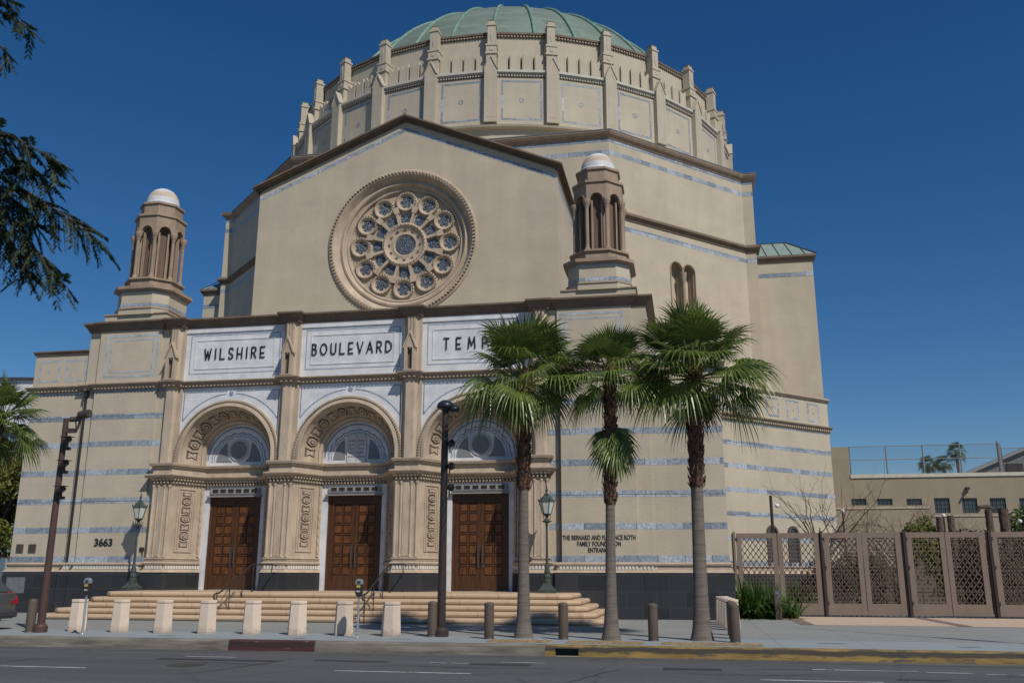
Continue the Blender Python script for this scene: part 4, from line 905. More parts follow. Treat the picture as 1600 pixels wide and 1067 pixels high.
# corner turrets
def octa(mbx, c, ap, z0, z1, ap1=None, cap=True):
    r0 = ap/cos(pi/8); r1 = (ap1 or ap)/cos(pi/8)
    V_ = [(c[0]+r0*cos(pi/8+i*pi/4), c[1]+r0*sin(pi/8+i*pi/4), z0) for i in range(8)]+[(c[0]+r1*cos(pi/8+i*pi/4), c[1]+r1*sin(pi/8+i*pi/4), z1) for i in range(8)]
    mbx.add(V_, [(i,(i+1)%8,8+(i+1)%8,8+i) for i in range(8)]+([tuple(range(7,-1,-1)), tuple(range(8,16))] if cap else []))
def turret(cx, cy):
    c = (cx, cy)
    def near(mbx):
        k_ = .967; kh = .895; mbx.v = [(cx+(p[0]-cx)*kh, 35.3+(p[1]-cy)*kh, 1.65+(p[2]-1.65)*k_-.10) for p in mbx.v]; return mbx
    def sq(mbx, hw, ch, z0, z1, hw1=None):
        h1 = hw1 or hw
        def P(h, cc): return [(-h+cc,-h),(h-cc,-h),(h,-h+cc),(h,h-cc),(h-cc,h),(-h+cc,h),(-h,h-cc),(-h,-h+cc)]
        V_ = [(cx+x_, cy+y_, z0) for x_, y_ in P(hw, ch)]+[(cx+x_, cy+y_, z1) for x_, y_ in P(h1, ch)]
        mbx.add(V_, [(i,(i+1)%8,8+(i+1)%8,8+i) for i in range(8)]+[tuple(range(7,-1,-1)), tuple(range(8,16))])
    b = MB(); b.box(cx-1.62,cx+1.62,cy-1.3,cy+1.45,11.5,12.9); sq(b,1.42,.55,12.9,13.15); sq(b,1.36,.55,13.15,14.0)
    bo = near(b).build('corner_turret', STUC, T)
    q = MB(); sq(q,1.369,.55,13.28,13.42); sq(q,1.367,.55,13.93,14.0); near(q).build('marble_band', MARBG, bo)
    q = MB(); q.box(cx-1.67,cx+1.67,cy-1.35,cy+1.5,12.901,12.96); sq(q,1.46,.6,13.151,13.2); sq(q,1.44,.6,14.001,14.06,1.52); sq(q,1.56,.62,14.06,14.2)
    octa(q,c,1.24,14.2,14.58,1.22); octa(q,c,1.32,14.58,14.66)
    near(q).build('turret_base', CAST, bo)
    # arcade: eight niches with columns
    q = MB(); octa(q,c,.74,14.6,17.2)
    octa(q,c,1.10,17.32,17.68); octa(q,c,1.17,17.68,17.78); octa(q,c,.93,17.78,18.32); octa(q,c,1.0,18.32,18.42)
    # arch heads on each face
    for i in range(8):
        a = i*pi/4; e = Vector((cos(a),sin(a),0)); t_ = Vector((-sin(a),cos(a),0)); O = Vector((cx,cy,0))+e*1.10
        hwf = 1.10*math.tan(pi/8)-.002
        P = [(-hwf,17.33),(-hwf,16.92)]+[(-.28+0*0,16.92)]
        arc = [(.28*cos(pi-pi*j/10), 16.92+.28*sin(pi*j/10)) for j in range(11)]
        for j in range(10):
            q.local(O, t_, ZT, e, [arc[j],arc[j+1],(arc[j+1][0],17.33),(arc[j][0],17.33)], -.30, 0)
        q.local(O, t_, ZT, e, [(-hwf,16.92),(-.28,16.92),(-.28,17.33),(-hwf,17.33)], -.30, 0); q.local(O, t_, ZT, e, [(.28,16.92),(hwf,16.92),(hwf,17.33),(.28,17.33)], -.30, 0)
        for j in range(10):
            o1 = [(.34*cos(pi-pi*(j+d)/10), 16.92+.34*sin(pi*(j+d)/10)) for d in (0,1)]; i1 = [(.28*cos(pi-pi*(j+d)/10), 16.92+.28*sin(pi*(j+d)/10)) for d in (1,0)]
            q.local(O, t_, ZT, e, o1+i1, 0, .03)
        for s0 in (-1,1):
            q.local(O, t_, ZT, e, [(s0*.22-.04,14.62),(s0*.22+.04,14.62),(s0*.22+.04,16.92),(s0*.22-.04,16.92)], -.28, -.14)
    near(q).build('turret_arcade', CAST, bo)
    q = MB()
    for i in range(8):
        a = i*pi/4; e = Vector((cos(a),sin(a),0)); t_ = Vector((-sin(a),cos(a),0)); O = Vector((cx,cy,0))+e*1.10
        q.local(O, t_, ZT, e, [(-.20,14.62),(.20,14.62),(.20,16.90)]+[(.2*cos(pi*j/8),16.90+.2*sin(pi*j/8)) for j in range(1,8)]+[(-.2,16.90)], -.34, -.315)
    near(q).build('turret_louvre', mat('brown_louvre', (.155,.105,.08), .85, .2, 1., .5, 10., stretch=(8,8,.5)), bo)
    for i in range(8):
        a = pi/8+i*pi/4; r = 1.10/cos(pi/8)-.03; q = MB()
        q.lathe([(0,14.62),(.14,14.62),(.14,14.72),(.10,14.8),(.085,14.9),(.078,16.5),(.10,16.53),(.09,16.57),(.15,16.72),(.18,16.82),(.18,16.93),(0,16.93)], (cx+r*cos(a), cy+r*sin(a), 0), 10); near(q).build('column', CAST, bo)
    q = MB(); Rr = .78; q.lathe([(.84,18.42),(.84,18.55),(.80,18.6)], (cx,cy,0), 32); q.mi = 0
    q.lathe([(.80,18.6),(.795,18.70),(.77,18.80)], (cx,cy,0), 32); q.mi = 1; q.lathe([(.77,18.80),(.72,18.95),(.62,19.11)], (cx,cy,0), 32); q.mi = 0; q.lathe([(.62,19.11),(.49,19.24),(.33,19.33),(.16,19.38),(.01,19.395)], (cx,cy,0), 32)
    near(q).build('turret_dome', [mat('pale_dome_tile', (.58,.60,.63), .6, .1), mat('tan_dome_tile', (.52,.44,.36), .75, .15)], bo, smooth=True)
for sg in (-1, 1): turret(X(sg*9.93), 36.5)

# lettering and plaques on the walls
text('3663', .40, X(-10.02), 33.745, 2.86, T, 'house_number', LETTER, .008, .80)
ent = text('THE BERNARD AND FLORENCE ROTH', .235, X(9.80), 33.75, 2.96, T, 'entrance_lettering', LETTER, .004, 2.64)
text('FAMILY FOUNDATION', .235, X(9.80), 33.75, 2.74, T, 'entrance_lettering', LETTER, .004, 1.58)
text('ENTRANCE', .235, X(9.80), 33.75, 2.52, T, 'entrance_lettering', LETTER, .004, .80)
for x, z, hw, hh, y in ((-26.95,2.66,.16,.17,34.0),(-26.38,2.66,.17,.17,34.0)):
    q = MB(); q.box(x-hw, x+hw, y-.03, y-.005, z-hh, z+hh); 
    for i in range(5): q.box(x-hw+.03, x+hw-.03, y-.04, y-.031, z-hh+.05+i*.06, z-hh+.08+i*.06)
    q.build('wall_vent', mat('vent_brown', (.09,.07,.06), .6), T)
q = MB(); q.box(-21.4,-21.2,33.73,33.757,2.52,2.68); q.build('small_plaque', IRON, T)
q = MB(); q.box(-27.25,-26.4,33.835,33.848,.90,1.52); q.build('cornerstone', mat('grey_cornerstone', (.16,.18,.195), .5, .2, 8., .2), T)

# ------------------------------------------------------------------ entrance steps
ST_ = thing('entrance_steps', 'broad flight of rounded tan stone steps in front of the temple doors', 'steps', (C0,31,.15))
SX = [(-22.3,-2.75),(-21.95,-3.0),(-21.58,-3.3),(-21.15,-3.6),(-20.8,-3.92)]
for i, (a, b_) in enumerate(SX):
    z1 = .33+.18*i; z0 = z1-.18; yf = 29.2+.4*i; r = .07
    prof = [(0,z0),(0.0,z0+.02),(.02,z0+.02),(.05,z0+.045),(.065,z0+.09),(.05,z0+.14),(.015,z1-.008),(-.03,z1),(-.6,z1),(-.6,z0)]
    s_ = MB(); pth = [(a,34.2),(a,yf+.35),(a+.35,yf),(b_-.35,yf),(b_,yf+.35),(b_,34.2)]
    s_.sweep(pth, prof)
    if i == 4: s_.box(a+.5, b_-.5, yf+.5, 35.15, z0, z1-.002)
    s_.build('step', STEPM, ST_)
# railings at the two middle piers
def railing(x, lab):
    t_ = thing('handrail', lab, 'handrail', (x,28.9,.15), 'handrails on the entrance steps')
    q = MB(); q.tube([(x,28.78,.86),(x,28.68,.92),(x,28.72,1.02),(x,28.85,1.05),(x,29.05,1.06),(x,31.3,2.0),(x,32.9,2.02),(x,33.3,1.98)], .028, 8); q.build('top_rail', IRON, t_, smooth=True)
    for y_, z0, z1 in ((28.9,.15,1.05),(29.75,.51,1.36),(30.65,.87,1.74),(31.4,1.05,2.0),(32.9,1.05,2.02)):
        q = MB(); q.tube([(x,y_,z0),(x,y_,z1)], .018, 6); q.tube([(x,y_,z0+.002),(x,y_,z0+.03)], .045, 8); q.build('post', IRON, t_)
    q = MB()
    for y_, z_ in ((29.55,.95),(30.45,1.35)):
        q.tube([(x,y_-.35,z_-.12),(x,y_-.15,z_+.02),(x,y_+.05,z_+.2),(x,y_+.18,z_+.16),(x,y_+.15,z_+.05)], .013, 5)
    q.build('scroll', IRON, t_)
railing(X(-2.35), 'dark iron handrail up the steps between the left and middle doors')
railing(X(2.75), 'dark iron handrail up the steps between the middle and right doors')

# ------------------------------------------------------------------ street furniture
def hexb(x, y):
    t_ = MB(); z0 = .15; H = .84
    def ring(r, z, ): return [(x+r*cos(i*pi/3+pi/6*0), y+r*sin(i*pi/3), z) for i in range(6)]
    def hx(r0, r1, za, zb): 
        a, b_ = ring(r0, za), ring(r1, zb); t_.add(a+b_, [(i,(i+1)%6,6+(i+1)%6,6+i) for i in range(6)]+[(5,4,3,2,1,0),(6,7,8,9,10,11)])
    hx(.27,.27,z0,z0+.03); hx(.265,.232,z0+.03,z0+.74); hx(.222,.222,z0+.74,z0+.765); hx(.236,.236,z0+.765,z0+H); return t_
LB = ['topped with a sensor shadow','', '', '', '', '', '', '']
hx0 = hexb(0, 0); src = hx0.build('concrete_bollard', HEXC, loc=(0,0,0), bevel=.012)
locs = [(-16.32+i*1.26, 23.2) for i in range(8)]
labs = ['hexagonal concrete bollard half hidden behind the left parking meter','second hexagonal concrete bollard from the left, right of the left parking meter','third hexagonal concrete bollard from the left, below the left door jamb',
        'fourth hexagonal concrete bollard from the left, left of the first handrail','fifth hexagonal concrete bollard, standing right of the first handrail','sixth hexagonal concrete bollard, third to the left of the dark street pole',
        'hexagonal concrete bollard right beside the right-hand parking meter','hexagonal concrete bollard nearest to the dark street pole, right of the second handrail']
for i, (p, lb) in enumerate(zip(locs, labs)):
    o = src if i == 0 else src.copy()
    if i: COL.objects.link(o)
    o.location = (p[0], p[1], 0); tag(o, lb, 'bollard', 'hexagonal concrete bollards on the pavement')
for i, (x, y, lb) in enumerate([(1.10,28.0,'nearest of the pale hexagonal bollards lined up behind the brown bollard right of the palms'),(1.06,29.3,'middle one of the pale hexagonal bollards lined up beside the black granite corner'),(1.02,30.6,'farthest of the pale hexagonal bollards lined up beside the black granite corner'),(.98,31.9,'last pale hexagonal bollard of the row, right at the granite corner')]):
    o = src.copy(); COL.objects.link(o); o.location = (x,y,0); o.rotation_euler.z = RAD(30); tag(o, lb, 'bollard', 'hexagonal concrete bollards on the pavement')
cb = MB(); cb.lathe([(0,.15),(.135,.15),(.125,.17),(.12,.19),(.12,.95),(.112,.985),(.05,1.01),(0,1.012)], (0,0,0), 20)
csrc = cb.build('metal_bollard', BRPAINT, loc=(0,0,0), smooth=False)
for i, (x, y, lb) in enumerate([(-17.3,22.6,'brown metal bollard at the far left beside the floodlight pole'),(-6.42,23.2,'brown metal bollard touching the dark street pole'),(-4.87,22.75,'brown metal bollard just left of the left palm trunk'),(-3.08,22.95,'brown metal bollard between the left and middle palm trunks'),
                                (-.93,22.9,'brown metal bollard between the middle and right palm trunks'),(.95,22.8,'brown metal bollard right of the right palm, first of three in a line'),(.98,24.2,'second brown metal bollard of the line right of the palms'),(1.0,25.6,'third brown metal bollard of the line right of the palms')]):
    o = csrc if i == 0 else csrc.copy()
    if i: COL.objects.link(o)
    o.location = (x,y,0); tag(o, lb, 'bollard', 'brown cylindrical bollards')
# parking meters
def meter(x, y, lb):
    t_ = thing('parking_meter', lb, 'parking meter', (x,y,.15), 'parking meters at the kerb')
    q = MB(); q.lathe([(0,.15),(.075,.15),(.075,.165),(.04,.18),(.028,.2),(.027,1.12),(.035,1.13),(0,1.13)], (x,y,0), 12); q.build('post', GALV, t_, smooth=False)
    q = MB(); q.prism([(x-.05,1.13),(x+.05,1.13),(x+.085,1.22),(x+.085,1.42),(x-.085,1.42),(x-.085,1.22)], y-.06, y+.06, 'y'); q.build('housing', IRON, t_, bevel=.01)
    q = MB(); q.prism([(x-.085,1.421)]+[(x+.085*cos(pi-pi*i/12), 1.46+.095*sin(pi*i/12)) for i in range(13)]+[(x+.085,1.421)], y-.055, y+.055, 'y'); q.build('dome', CHROME, t_)
    q = MB(); q.box(x-.05,x+.05,y-.066,y-.061,1.34,1.40); q.mi = 1; q.box(x-.045,x+.045,y-.066,y-.061,1.235,1.275); q.mi = 2; q.box(x-.05,x+.05,y-.066,y-.0561,1.44,1.50); q.build('display', [mat('meter_label', (.45,.36,.10), .6), mat('meter_slot', (.45,.46,.48), .4), GLASSD], t_)
meter(-15.32, 22.0, 'grey parking meter in front of the leftmost hexagonal bollard'); meter(-8.06, 22.3, 'grey parking meter in front of the middle temple door')
# street poles
def pole(x, y, h, r, nm, lb, cat, m, lean=0):
    t_ = thing(nm, lb, cat, (x,y,.15))
    q = MB(); q.lathe([(0,.15),(r*2.0,.15),(r*2.0,.30),(r*1.5,.36),(r*1.15,.38),(r*.85,h),(0,h+.01)], (x,y,0), 16); q.build('pole', m, t_, smooth=False); return t_
t_ = pole(-17.02, 22.65, 5.87, .088, 'floodlight_pole', 'tall brown pole with floodlights on one side, at the left edge of the steps', 'light pole', mat('reddish_brown_pole', (.085,.05,.042), .4, .15, 3.))
FL = mat('floodlight_brown', (.07,.052,.045), .45)
def can(q, c, d, L_, r):
    c = Vector(c); d = Vector(d).normalized(); q.tube([c-d*L_*.5, c-d*L_*.45, c+d*L_*.5], [r*.6, r, r], 12)
fx = -17.02
q = MB(); can(q, (fx+.62,22.55,5.95), (1,-.15,.12), .34, .12); q.tube([(fx+.1,22.62,5.55),(fx+.42,22.6,5.55),(fx+.5,22.58,5.85)], .035, 8); q.box(fx+.08,fx+.36,22.58,22.68,5.46,5.58); q.build('floodlight', FL, t_)
q = MB(); can(q, (fx+.32,22.55,5.83), (-1,-.3,-.1), .22, .075); q.tube([(fx+.4,22.6,5.5),(fx+.35,22.57,5.8)], .02, 6); q.build('floodlight', FL, t_)
for z in (5.0, 4.35, 3.65):
    q = MB(); can(q, (fx+.22,22.5,z+.22), (1,-.6,.25), .26, .08); q.box(fx+.10,fx+.24,22.58,22.68,z-.02,z+.06); q.tube([(fx+.17,22.6,z+.05),(fx+.2,22.55,z+.16)], .025, 6); q.box(fx+.1,fx+.42,22.3,22.55,z+.31,z+.325); q.build('floodlight', FL, t_)
t_ = pole(-6.22, 23.3, 5.98, .098, 'street_lamp_pole', 'dark street pole with domed lamp head between the middle and right doors', 'street light', POLE)
px = -6.22
q = MB(); q.lathe([(0,6.16),(.10,6.15),(.20,6.08),(.245,5.98),(.22,5.93),(.12,5.92),(.1,5.86),(0,5.86)], (px,23.3,0), 20); q.lathe([(0,6.1),(.08,6.08),(.15,6.02),(.17,5.95),(.1,5.9),(0,5.9)], (px+.22,23.35,-.06), 16); q.build('lamp_head', mat('lamp_head_blueblack', (.02,.028,.045), .35), t_, smooth=True)
for z in (5.0, 4.4, 3.85):
    q = MB(); q.ball((px+.2,23.25,z), .10, 10); q.box(px+.1,px+.2,23.25,23.33,z-.05,z+.03); q.tube([(px+.16,23.25,z-.05),(px+.15,23.25,z-.25)], .02, 6); q.build('fixture', POLE, t_)
# green cast iron lamps on the terrace
def lamp(x, y, lb):
    t_ = thing('lantern_post', lb, 'street lamp', (x,y,1.05), 'green cast iron lantern posts')
    q = MB(); z = 1.05
    q.lathe([(0,z),(.40,z),(.40,z+.10),(.36,z+.13),(.22,z+.24),(.15,z+.36)], (x,y,0), 4, rot=pi/4)
    q.lathe([(.14,z+.34),(.15,z+.42),(.11,z+.46),(.13,z+.52),(.13,z+.58),(.09,z+.64),(.11,z+.70),(.10,z+.75),(.065,z+.92),(.05,z+1.0),(.042,z+1.4),(.036,z+2.25),(.05,z+2.3),(.045,z+2.36)], (x,y,0), 12); q.build('post', PATINA, t_, smooth=False)
    zc_ = z+2.36
    q = MB(); q.lathe([(0,zc_),(.05,zc_+.02),(.16,zc_+.06),(.17,zc_+.10),(.07,zc_+.13),(.05,zc_+.2),(.06,zc_+.26),(.12,zc_+.30),(.16,zc_+.33),(.16,zc_+.35)], (x,y,0), 12)
    for sx in (-1,1): q.tube([(x+sx*.05,y,zc_+.1),(x+sx*.13,y,zc_+.2),(x+sx*.12,y,zc_+.32)], .012, 5)
    q.build('collar', PATINA, t_)
    z1 = zc_+.35
    q = MB(); q.lathe([(.15,z1),(.27,z1+.42)], (x,y,0), 6); q.build('lantern_glass', LGLASS, t_)
    q = MB(); 
    for i in range(6):
        a = i*pi/3; q.tube([(x+.155*cos(a),y+.155*sin(a),z1),(x+.275*cos(a),y+.275*sin(a),z1+.42)], .013, 5)
    q.lathe([(.30,z1+.42),(.30,z1+.45),(.25,z1+.5),(.14,z1+.62),(.10,z1+.64),(.10,z1+.68),(.03,z1+.72),(.03,z1+.78),(.06,z1+.82),(.03,z1+.86),(.012,z1+.98),(0,z1+1.02)], (x,y,0), 6, rot=0)
    for i in range(6):
        a = i*pi/3; q.tube([(x+.3*cos(a),y+.3*sin(a),z1+.44),(x+.31*cos(a),y+.31*sin(a),z1+.53)], .015, 5)
    q.build('lantern_frame', PATINA, t_)
lamp(-21.12, 33.05, 'green cast iron lantern post left of the left door, beside the number'); lamp(-4.92, 32.6, 'green cast iron lantern post right of the right door, beside the palm trunk')

# ------------------------------------------------------------------ palms
def frond(q, P0, az, el, L0, LB, droop, R, spread=118, nseg=34, mi=(0,2)):
    """costapalmate fan: pleated hub, free drooping tips"""
    d = Vector((cos(az)*cos(el), sin(az)*cos(el), sin(el))); side = Vector((-sin(az), cos(az), 0))
    pts = []
    for i in range(6):
        t = i/5; pts.append(Vector(P0)+d*(L0*t)+Vector((0,0,-droop*.20*L0*t*t)))
    q.mi = mi[1]; q.tube(pts, [.024-.012*i/5 for i in range(6)], 4, cap=False); q.mi = mi[0]
    hub = pts[-1]; d2 = (pts[-1]-pts[-2]).normalized()
    rl = R.uniform(-.5,.5); side = (side*cos(rl)+d2.cross(side)*sin(rl)).normalized(); nr = d2.cross(side).normalized()
    if nr.z < 0: nr = -nr
    tipb = R.uniform(-.35,.15); d3 = (d2*cos(tipb)+nr*sin(tipb)).normalized(); nr = d3.cross(side).normalized()
    if nr.z < 0: nr = -nr
    cup = R.uniform(-.05,.22)
    for i in range(nseg):
        ph = RAD(-spread+2*spread*(i+.5)/nseg); L = LB*(1-.30*(abs(ph)/RAD(spread))**1.8)*R.uniform(.90,1.07)
        dr = (d3*cos(ph)+side*sin(ph)+nr*cup*abs(sin(ph))).normalized(); wj = 2*L*.50*sin(RAD(spread)/nseg)*1.02; tn = dr.cross(nr).normalized()
        pl = .30 if i % 2 else -.30; V_ = []; dv = droop*R.uniform(.7,1.3)
        for t, wf in ((.02,.08),(.28,.56),(.50,1.0),(.66,.74),(.82,.42),(1.0,.05)):
            f = max(0, t-.48); c = hub+dr*(L*(t-.25*dv*f*f))+Vector((0,0,-dv*L*1.5*f**1.6))+nr*(.16*L*t*(1-t))
            w2 = (tn*cos(pl)+nr*sin(pl)).normalized()*(wj*wf/2); V_ += [c-w2, c+w2]
        q.add(V_, [(2*k,2*k+2,2*k+3,2*k+1) for k in range(5)])
def palm(x, y, xt, ztop, zboot, lb, seed, rb=.17, rt=.105, nf=44, bt=.15, size=1.0, skirt=True):
    R = random.Random(seed); t_ = thing('fan_palm', lb, 'palm tree', (x,y,.15), 'fan palms along the kerb')
    def cx(z): return x+(xt-x)*max(0,(z-.15)/(ztop-.15))**1.3
    q = MB(); zs = [.1+i*(zboot-.1)/60 for i in range(61)]; V_ = []; n = 18
    for i, z in enumerate(zs):
        u_ = (z-.1)/(ztop); r = rt+(rb-rt)*math.exp(-u_*5.5)*1.0+.02*(1-u_)+(.005 if i % 2 else 0)+.09*math.exp(-(z-.1)*4.5)
        for j in range(n):
            a = 2*pi*j/n; V_.append((cx(z)+r*cos(a)*(1+.03*sin(3*a+z)), y+r*sin(a), z))
    q.add(V_, [(i*n+j,i*n+(j+1)%n,(i+1)*n+(j+1)%n,(i+1)*n+j) for i in range(60) for j in range(n)]); q.build('trunk', TRUNK, t_, smooth=True)
    q = MB(); q.tube([(cx(z),y,z) for z in (zboot-.05,zboot+.2,(zboot+ztop)/2,ztop-.3,ztop)], [rt*1.1,bt*.9,bt*.9,bt*.95,bt*.7], 14)
    k = 0; z = zboot
    while z < ztop:
        for j in range(5):
            a = k*2.4; k += 1; rr_ = bt*.86; e = Vector((cos(a),sin(a),0)); s1 = Vector((-sin(a),cos(a),0)); c = Vector((cx(z),y,z+R.uniform(-.03,.03)))+e*rr_
            L = R.uniform(.12,.26); o = R.uniform(.03,.10); wv_ = R.uniform(.05,.085)
            q.add([c-s1*wv_, c+s1*wv_, c+s1*wv_*.6+e*o+ZT*L, c-s1*wv_*.6+e*o+ZT*L, c+e*(o*.6)+s1*wv_*.4+ZT*(L*.2), c+e*(o*.6)-s1*wv_*.4+ZT*(L*.2)], [(0,1,4,5),(5,4,2,3),(0,5,3),(1,2,4)])
        z += .075
    q.build('leaf_bases', BOOT, t_)
    q = MB(); P0 = Vector((xt,y,ztop-.05))
    for i in range(nf):
        u_ = i/(nf-1); el = RAD(86-(u_**.92)*103)+R.uniform(-.2,.2); az = i*2.39996+R.uniform(-.35,.35)
        L0 = size*R.uniform(.45,1.0); LBd = size*R.uniform(.66,.95); dr = .12+.72*u_+R.uniform(-.2,.3)
        frond(q, P0+Vector((cos(az)*.06,sin(az)*.06,-.30*u_)), az, el, L0, LBd, max(.05,dr), R, spread=R.uniform(85,118), nseg=30)
    q.build('crown', [FROND, FRONDY, PETI], t_, norm=False)
    if skirt:
        q = MB()
        for i in range(12 if skirt == 2 else 4):
            az = R.uniform(0,2*pi); z = ztop-R.uniform(1.1,1.8) if skirt == 2 else ztop-R.uniform(.3,.7)
            frond(q, Vector((cx(z),y,z))+Vector((cos(az),sin(az),0))*rt, az, RAD(-62), .22, R.uniform(.7,.95), .5, R, spread=75, nseg=22, mi=(1 if R.random() < .45 else 0, 2))
        q.build('hanging_fronds', [FROND, FRONDY, PETI], t_, norm=False)
    return t_
palm(-4.12, 23.3, -4.10, 6.8, 3.75, 'left one of the three fan palms before the temple, over the end of the sign', 11, size=1.26, nf=50)
palm(-1.93, 22.95, -1.80, 6.75, 3.35, 'middle fan palm of the three, slimmer, with a skirt of dead fronds', 23, size=1.0, nf=34, skirt=2, rb=.16, rt=.095, bt=.135)
palm(0.20, 23.3, 0.30, 6.75, 3.75, 'right one of the three fan palms, with the fullest crown', 35, size=1.28, nf=56, rb=.20, rt=.13, bt=.17)
palm(-20.6, 23.5, -19.85, 6.15, 3.6, 'fan palm at the left edge whose crown hides the corner of the temple', 47, size=.98, nf=38)

# ------------------------------------------------------------------ gate fence on the right
GT = thing('metal_gate_fence', 'brown metal gates with lattice panels between the temple and the right edge', 'fence', (3,37.6,.15))
ZG0, ZG1 = .22, 3.25
def strip(q, a, b_, w_, y0, d=.02):
    A = Vector((a[0],0,a[1])); B_ = Vector((b_[0],0,b_[1])); dd = (B_-A); 
    if dd.length < 1e-6: return
    dd.normalize(); nn = Vector((-dd.z,0,dd.x))*w_/2; k_ = [A-nn,B_-nn,B_+nn,A+nn]
    q.add([(v.x,y0,v.z) for v in k_]+[(v.x,y0+d,v.z) for v in k_], [(0,1,2,3),(7,6,5,4),(0,1,5,4),(2,3,7,6)])
def lattice(q, x0, x1, z0, z1, y, cell, w_):
    """interlaced curved hexagon lattice"""
    def clip(a, b_):
        t0, t1 = 0, 1; dx, dz = b_[0]-a[0], b_[1]-a[1]
        for p, q_ in ((-dx,a[0]-x0),(dx,x1-a[0]),(-dz,a[1]-z0),(dz,z1-a[1])):
            if abs(p) < 1e-9:
                if q_ < 0: return None
                continue
            r = q_/p
            if p < 0: t0 = max(t0, r)
            else: t1 = min(t1, r)
        if t0 >= t1: return None
        return (a[0]+dx*t0,a[1]+dz*t0),(a[0]+dx*t1,a[1]+dz*t1)
    cw, ch = cell, cell*1.35; j = 0; z = z0-ch
    while z < z1+ch:
        x = x0-cw+(cw/2 if j % 2 else 0)
        while x < x1+cw:
            segs = []
            for s1 in (1,-1):
                pts = [(x+s1*.5*cw, z-.62*ch),(x+s1*.38*cw, z-.42*ch),(x+s1*.16*cw, z-.20*ch),(x+s1*.13*cw, z),(x+s1*.16*cw, z+.20*ch),(x+s1*.38*cw, z+.42*ch),(x+s1*.5*cw, z+.62*ch)]
                segs += list(zip(pts[:-1], pts[1:]))
            segs.append(((x-.13*cw,z),(x+.13*cw,z)))
            for a, b_ in segs:
                c = clip(a, b_)
                if c: strip(q, c[0], c[1], w_, y)
            x += cw
        z += ch*.5; j += 1
gx = [(1.80,4.90,0),(5.06,7.86,1),(8.06,10.82,0),(11.06,14.0,1),(14.2,17.0,0)]
for i, (x0, x1, dense) in enumerate(gx):
    p = MB(); 
    mids = (x0+x1)/2; fwid = .20
    for a, b_ in ((x0, x0+fwid),(mids-fwid*.95, mids-.012),(mids+.012, mids+fwid*.95),(x1-fwid, x1)): p.box(a, b_, 37.56, 37.64, ZG0, ZG1)
    for a, b_ in ((x0+fwid, mids-fwid*.95),(mids+fwid*.95, x1-fwid)):
        p.box(a, b_, 37.565, 37.635, ZG0, ZG0+.42); p.box(a, b_, 37.565, 37.635, ZG1-.20, ZG1)
    po = p.build('gate_panel', GATEM, GT)
    for a, b_ in ((x0+fwid, mids-fwid*.95),(mids+fwid*.95, x1-fwid)):
        q = MB(); lattice(q, a, b_, ZG0+.42, ZG1-.20, 37.585, .21, .018)
        if dense: lattice(q, a+.0, b_, ZG0+.42, ZG1-.20, 37.612, .17, .016)
        q.build('lattice', GATEM, po, norm=False)
    q = MB(); q.box(x0-.115, x0-.035, 37.50, 37.66, .15, 3.32); q.box(x0-.17,x0-.12,37.55,37.7,.15,3.25); q.build('gate_post', POLE if i else GATEM, GT)
    q = MB()
    for z in (.6,1.9,2.95): q.box(x0-.04, x0+.04, 37.50, 37.56, z, z+.12)
    q.build('hinge', POLE, GT)
# planting left of the gates
def straps(x, y, n, h, lb, seed, spread=.5):
    R = random.Random(seed); q = MB()
    for i in range(n):
        az = R.uniform(0,2*pi); tilt = R.uniform(.05,.9); L = h*R.uniform(.35,1.1); bx_ = x+R.uniform(-spread,spread); by = y+R.uniform(-.35,.35); wd = R.uniform(.028,.055)
        d = Vector((cos(az)*sin(tilt), sin(az)*sin(tilt), cos(tilt))); s1 = d.cross(ZT).normalized(); V_ = []
        for k in range(6):
            t = k/5; c = Vector((bx_,by,.15))+d*L*t+Vector((cos(az),sin(az),0))*(.35*L*t*t*tilt)-ZT*(.55*L*t*t*t*tilt); w2 = wd*(1-.9*t*t); V_ += [c-s1*w2, c+s1*w2]
        q.add(V_, [(2*k,2*k+2,2*k+3,2*k+1) for k in range(5)])
    return tag(q.build('strap_leaf_plant', STRAP, loc=(x,y,.15), norm=False), lb, 'plant', 'strap leaved plants beside the gates')
straps(1.95, 35.5, 280, 1.65, 'dense clump of upright strap leaves next to the granite corner', 3, .42)
straps(2.62, 35.3, 230, 1.5, 'tall clump of green strap leaves just left of the brown intercom post', 4, .4)
straps(3.45, 35.7, 100, 1.25, 'smaller clump of strap leaves right of the brown intercom post', 5, .28)
s_ = MB(); s_.prism([(1.4,35.0),(3.9,35.0),(3.6,37.4),(1.4,37.4)], .151, .17, 'z'); struct(s_.build('planting_soil', SOIL))
t_ = thing('intercom_post', 'brown intercom post with small silver panel between the strap leaf plants', 'intercom', (2.98,34.75,.15))
q = MB(); q.box(2.87,3.09,34.65,34.85,.15,.88); q.build('post', BRPAINT, t_); q = MB(); q.box(2.87,3.09,34.65,34.85,.881,1.14); q.mi = 1; q.disc((2.98,1.05),.03,34.64,34.649,10); q.disc((2.98,.96),.02,34.64,34.649,10); q.build('panel', [mat('intercom_metal', (.2,.19,.19), .35, metal=.6), CHROME], t_)
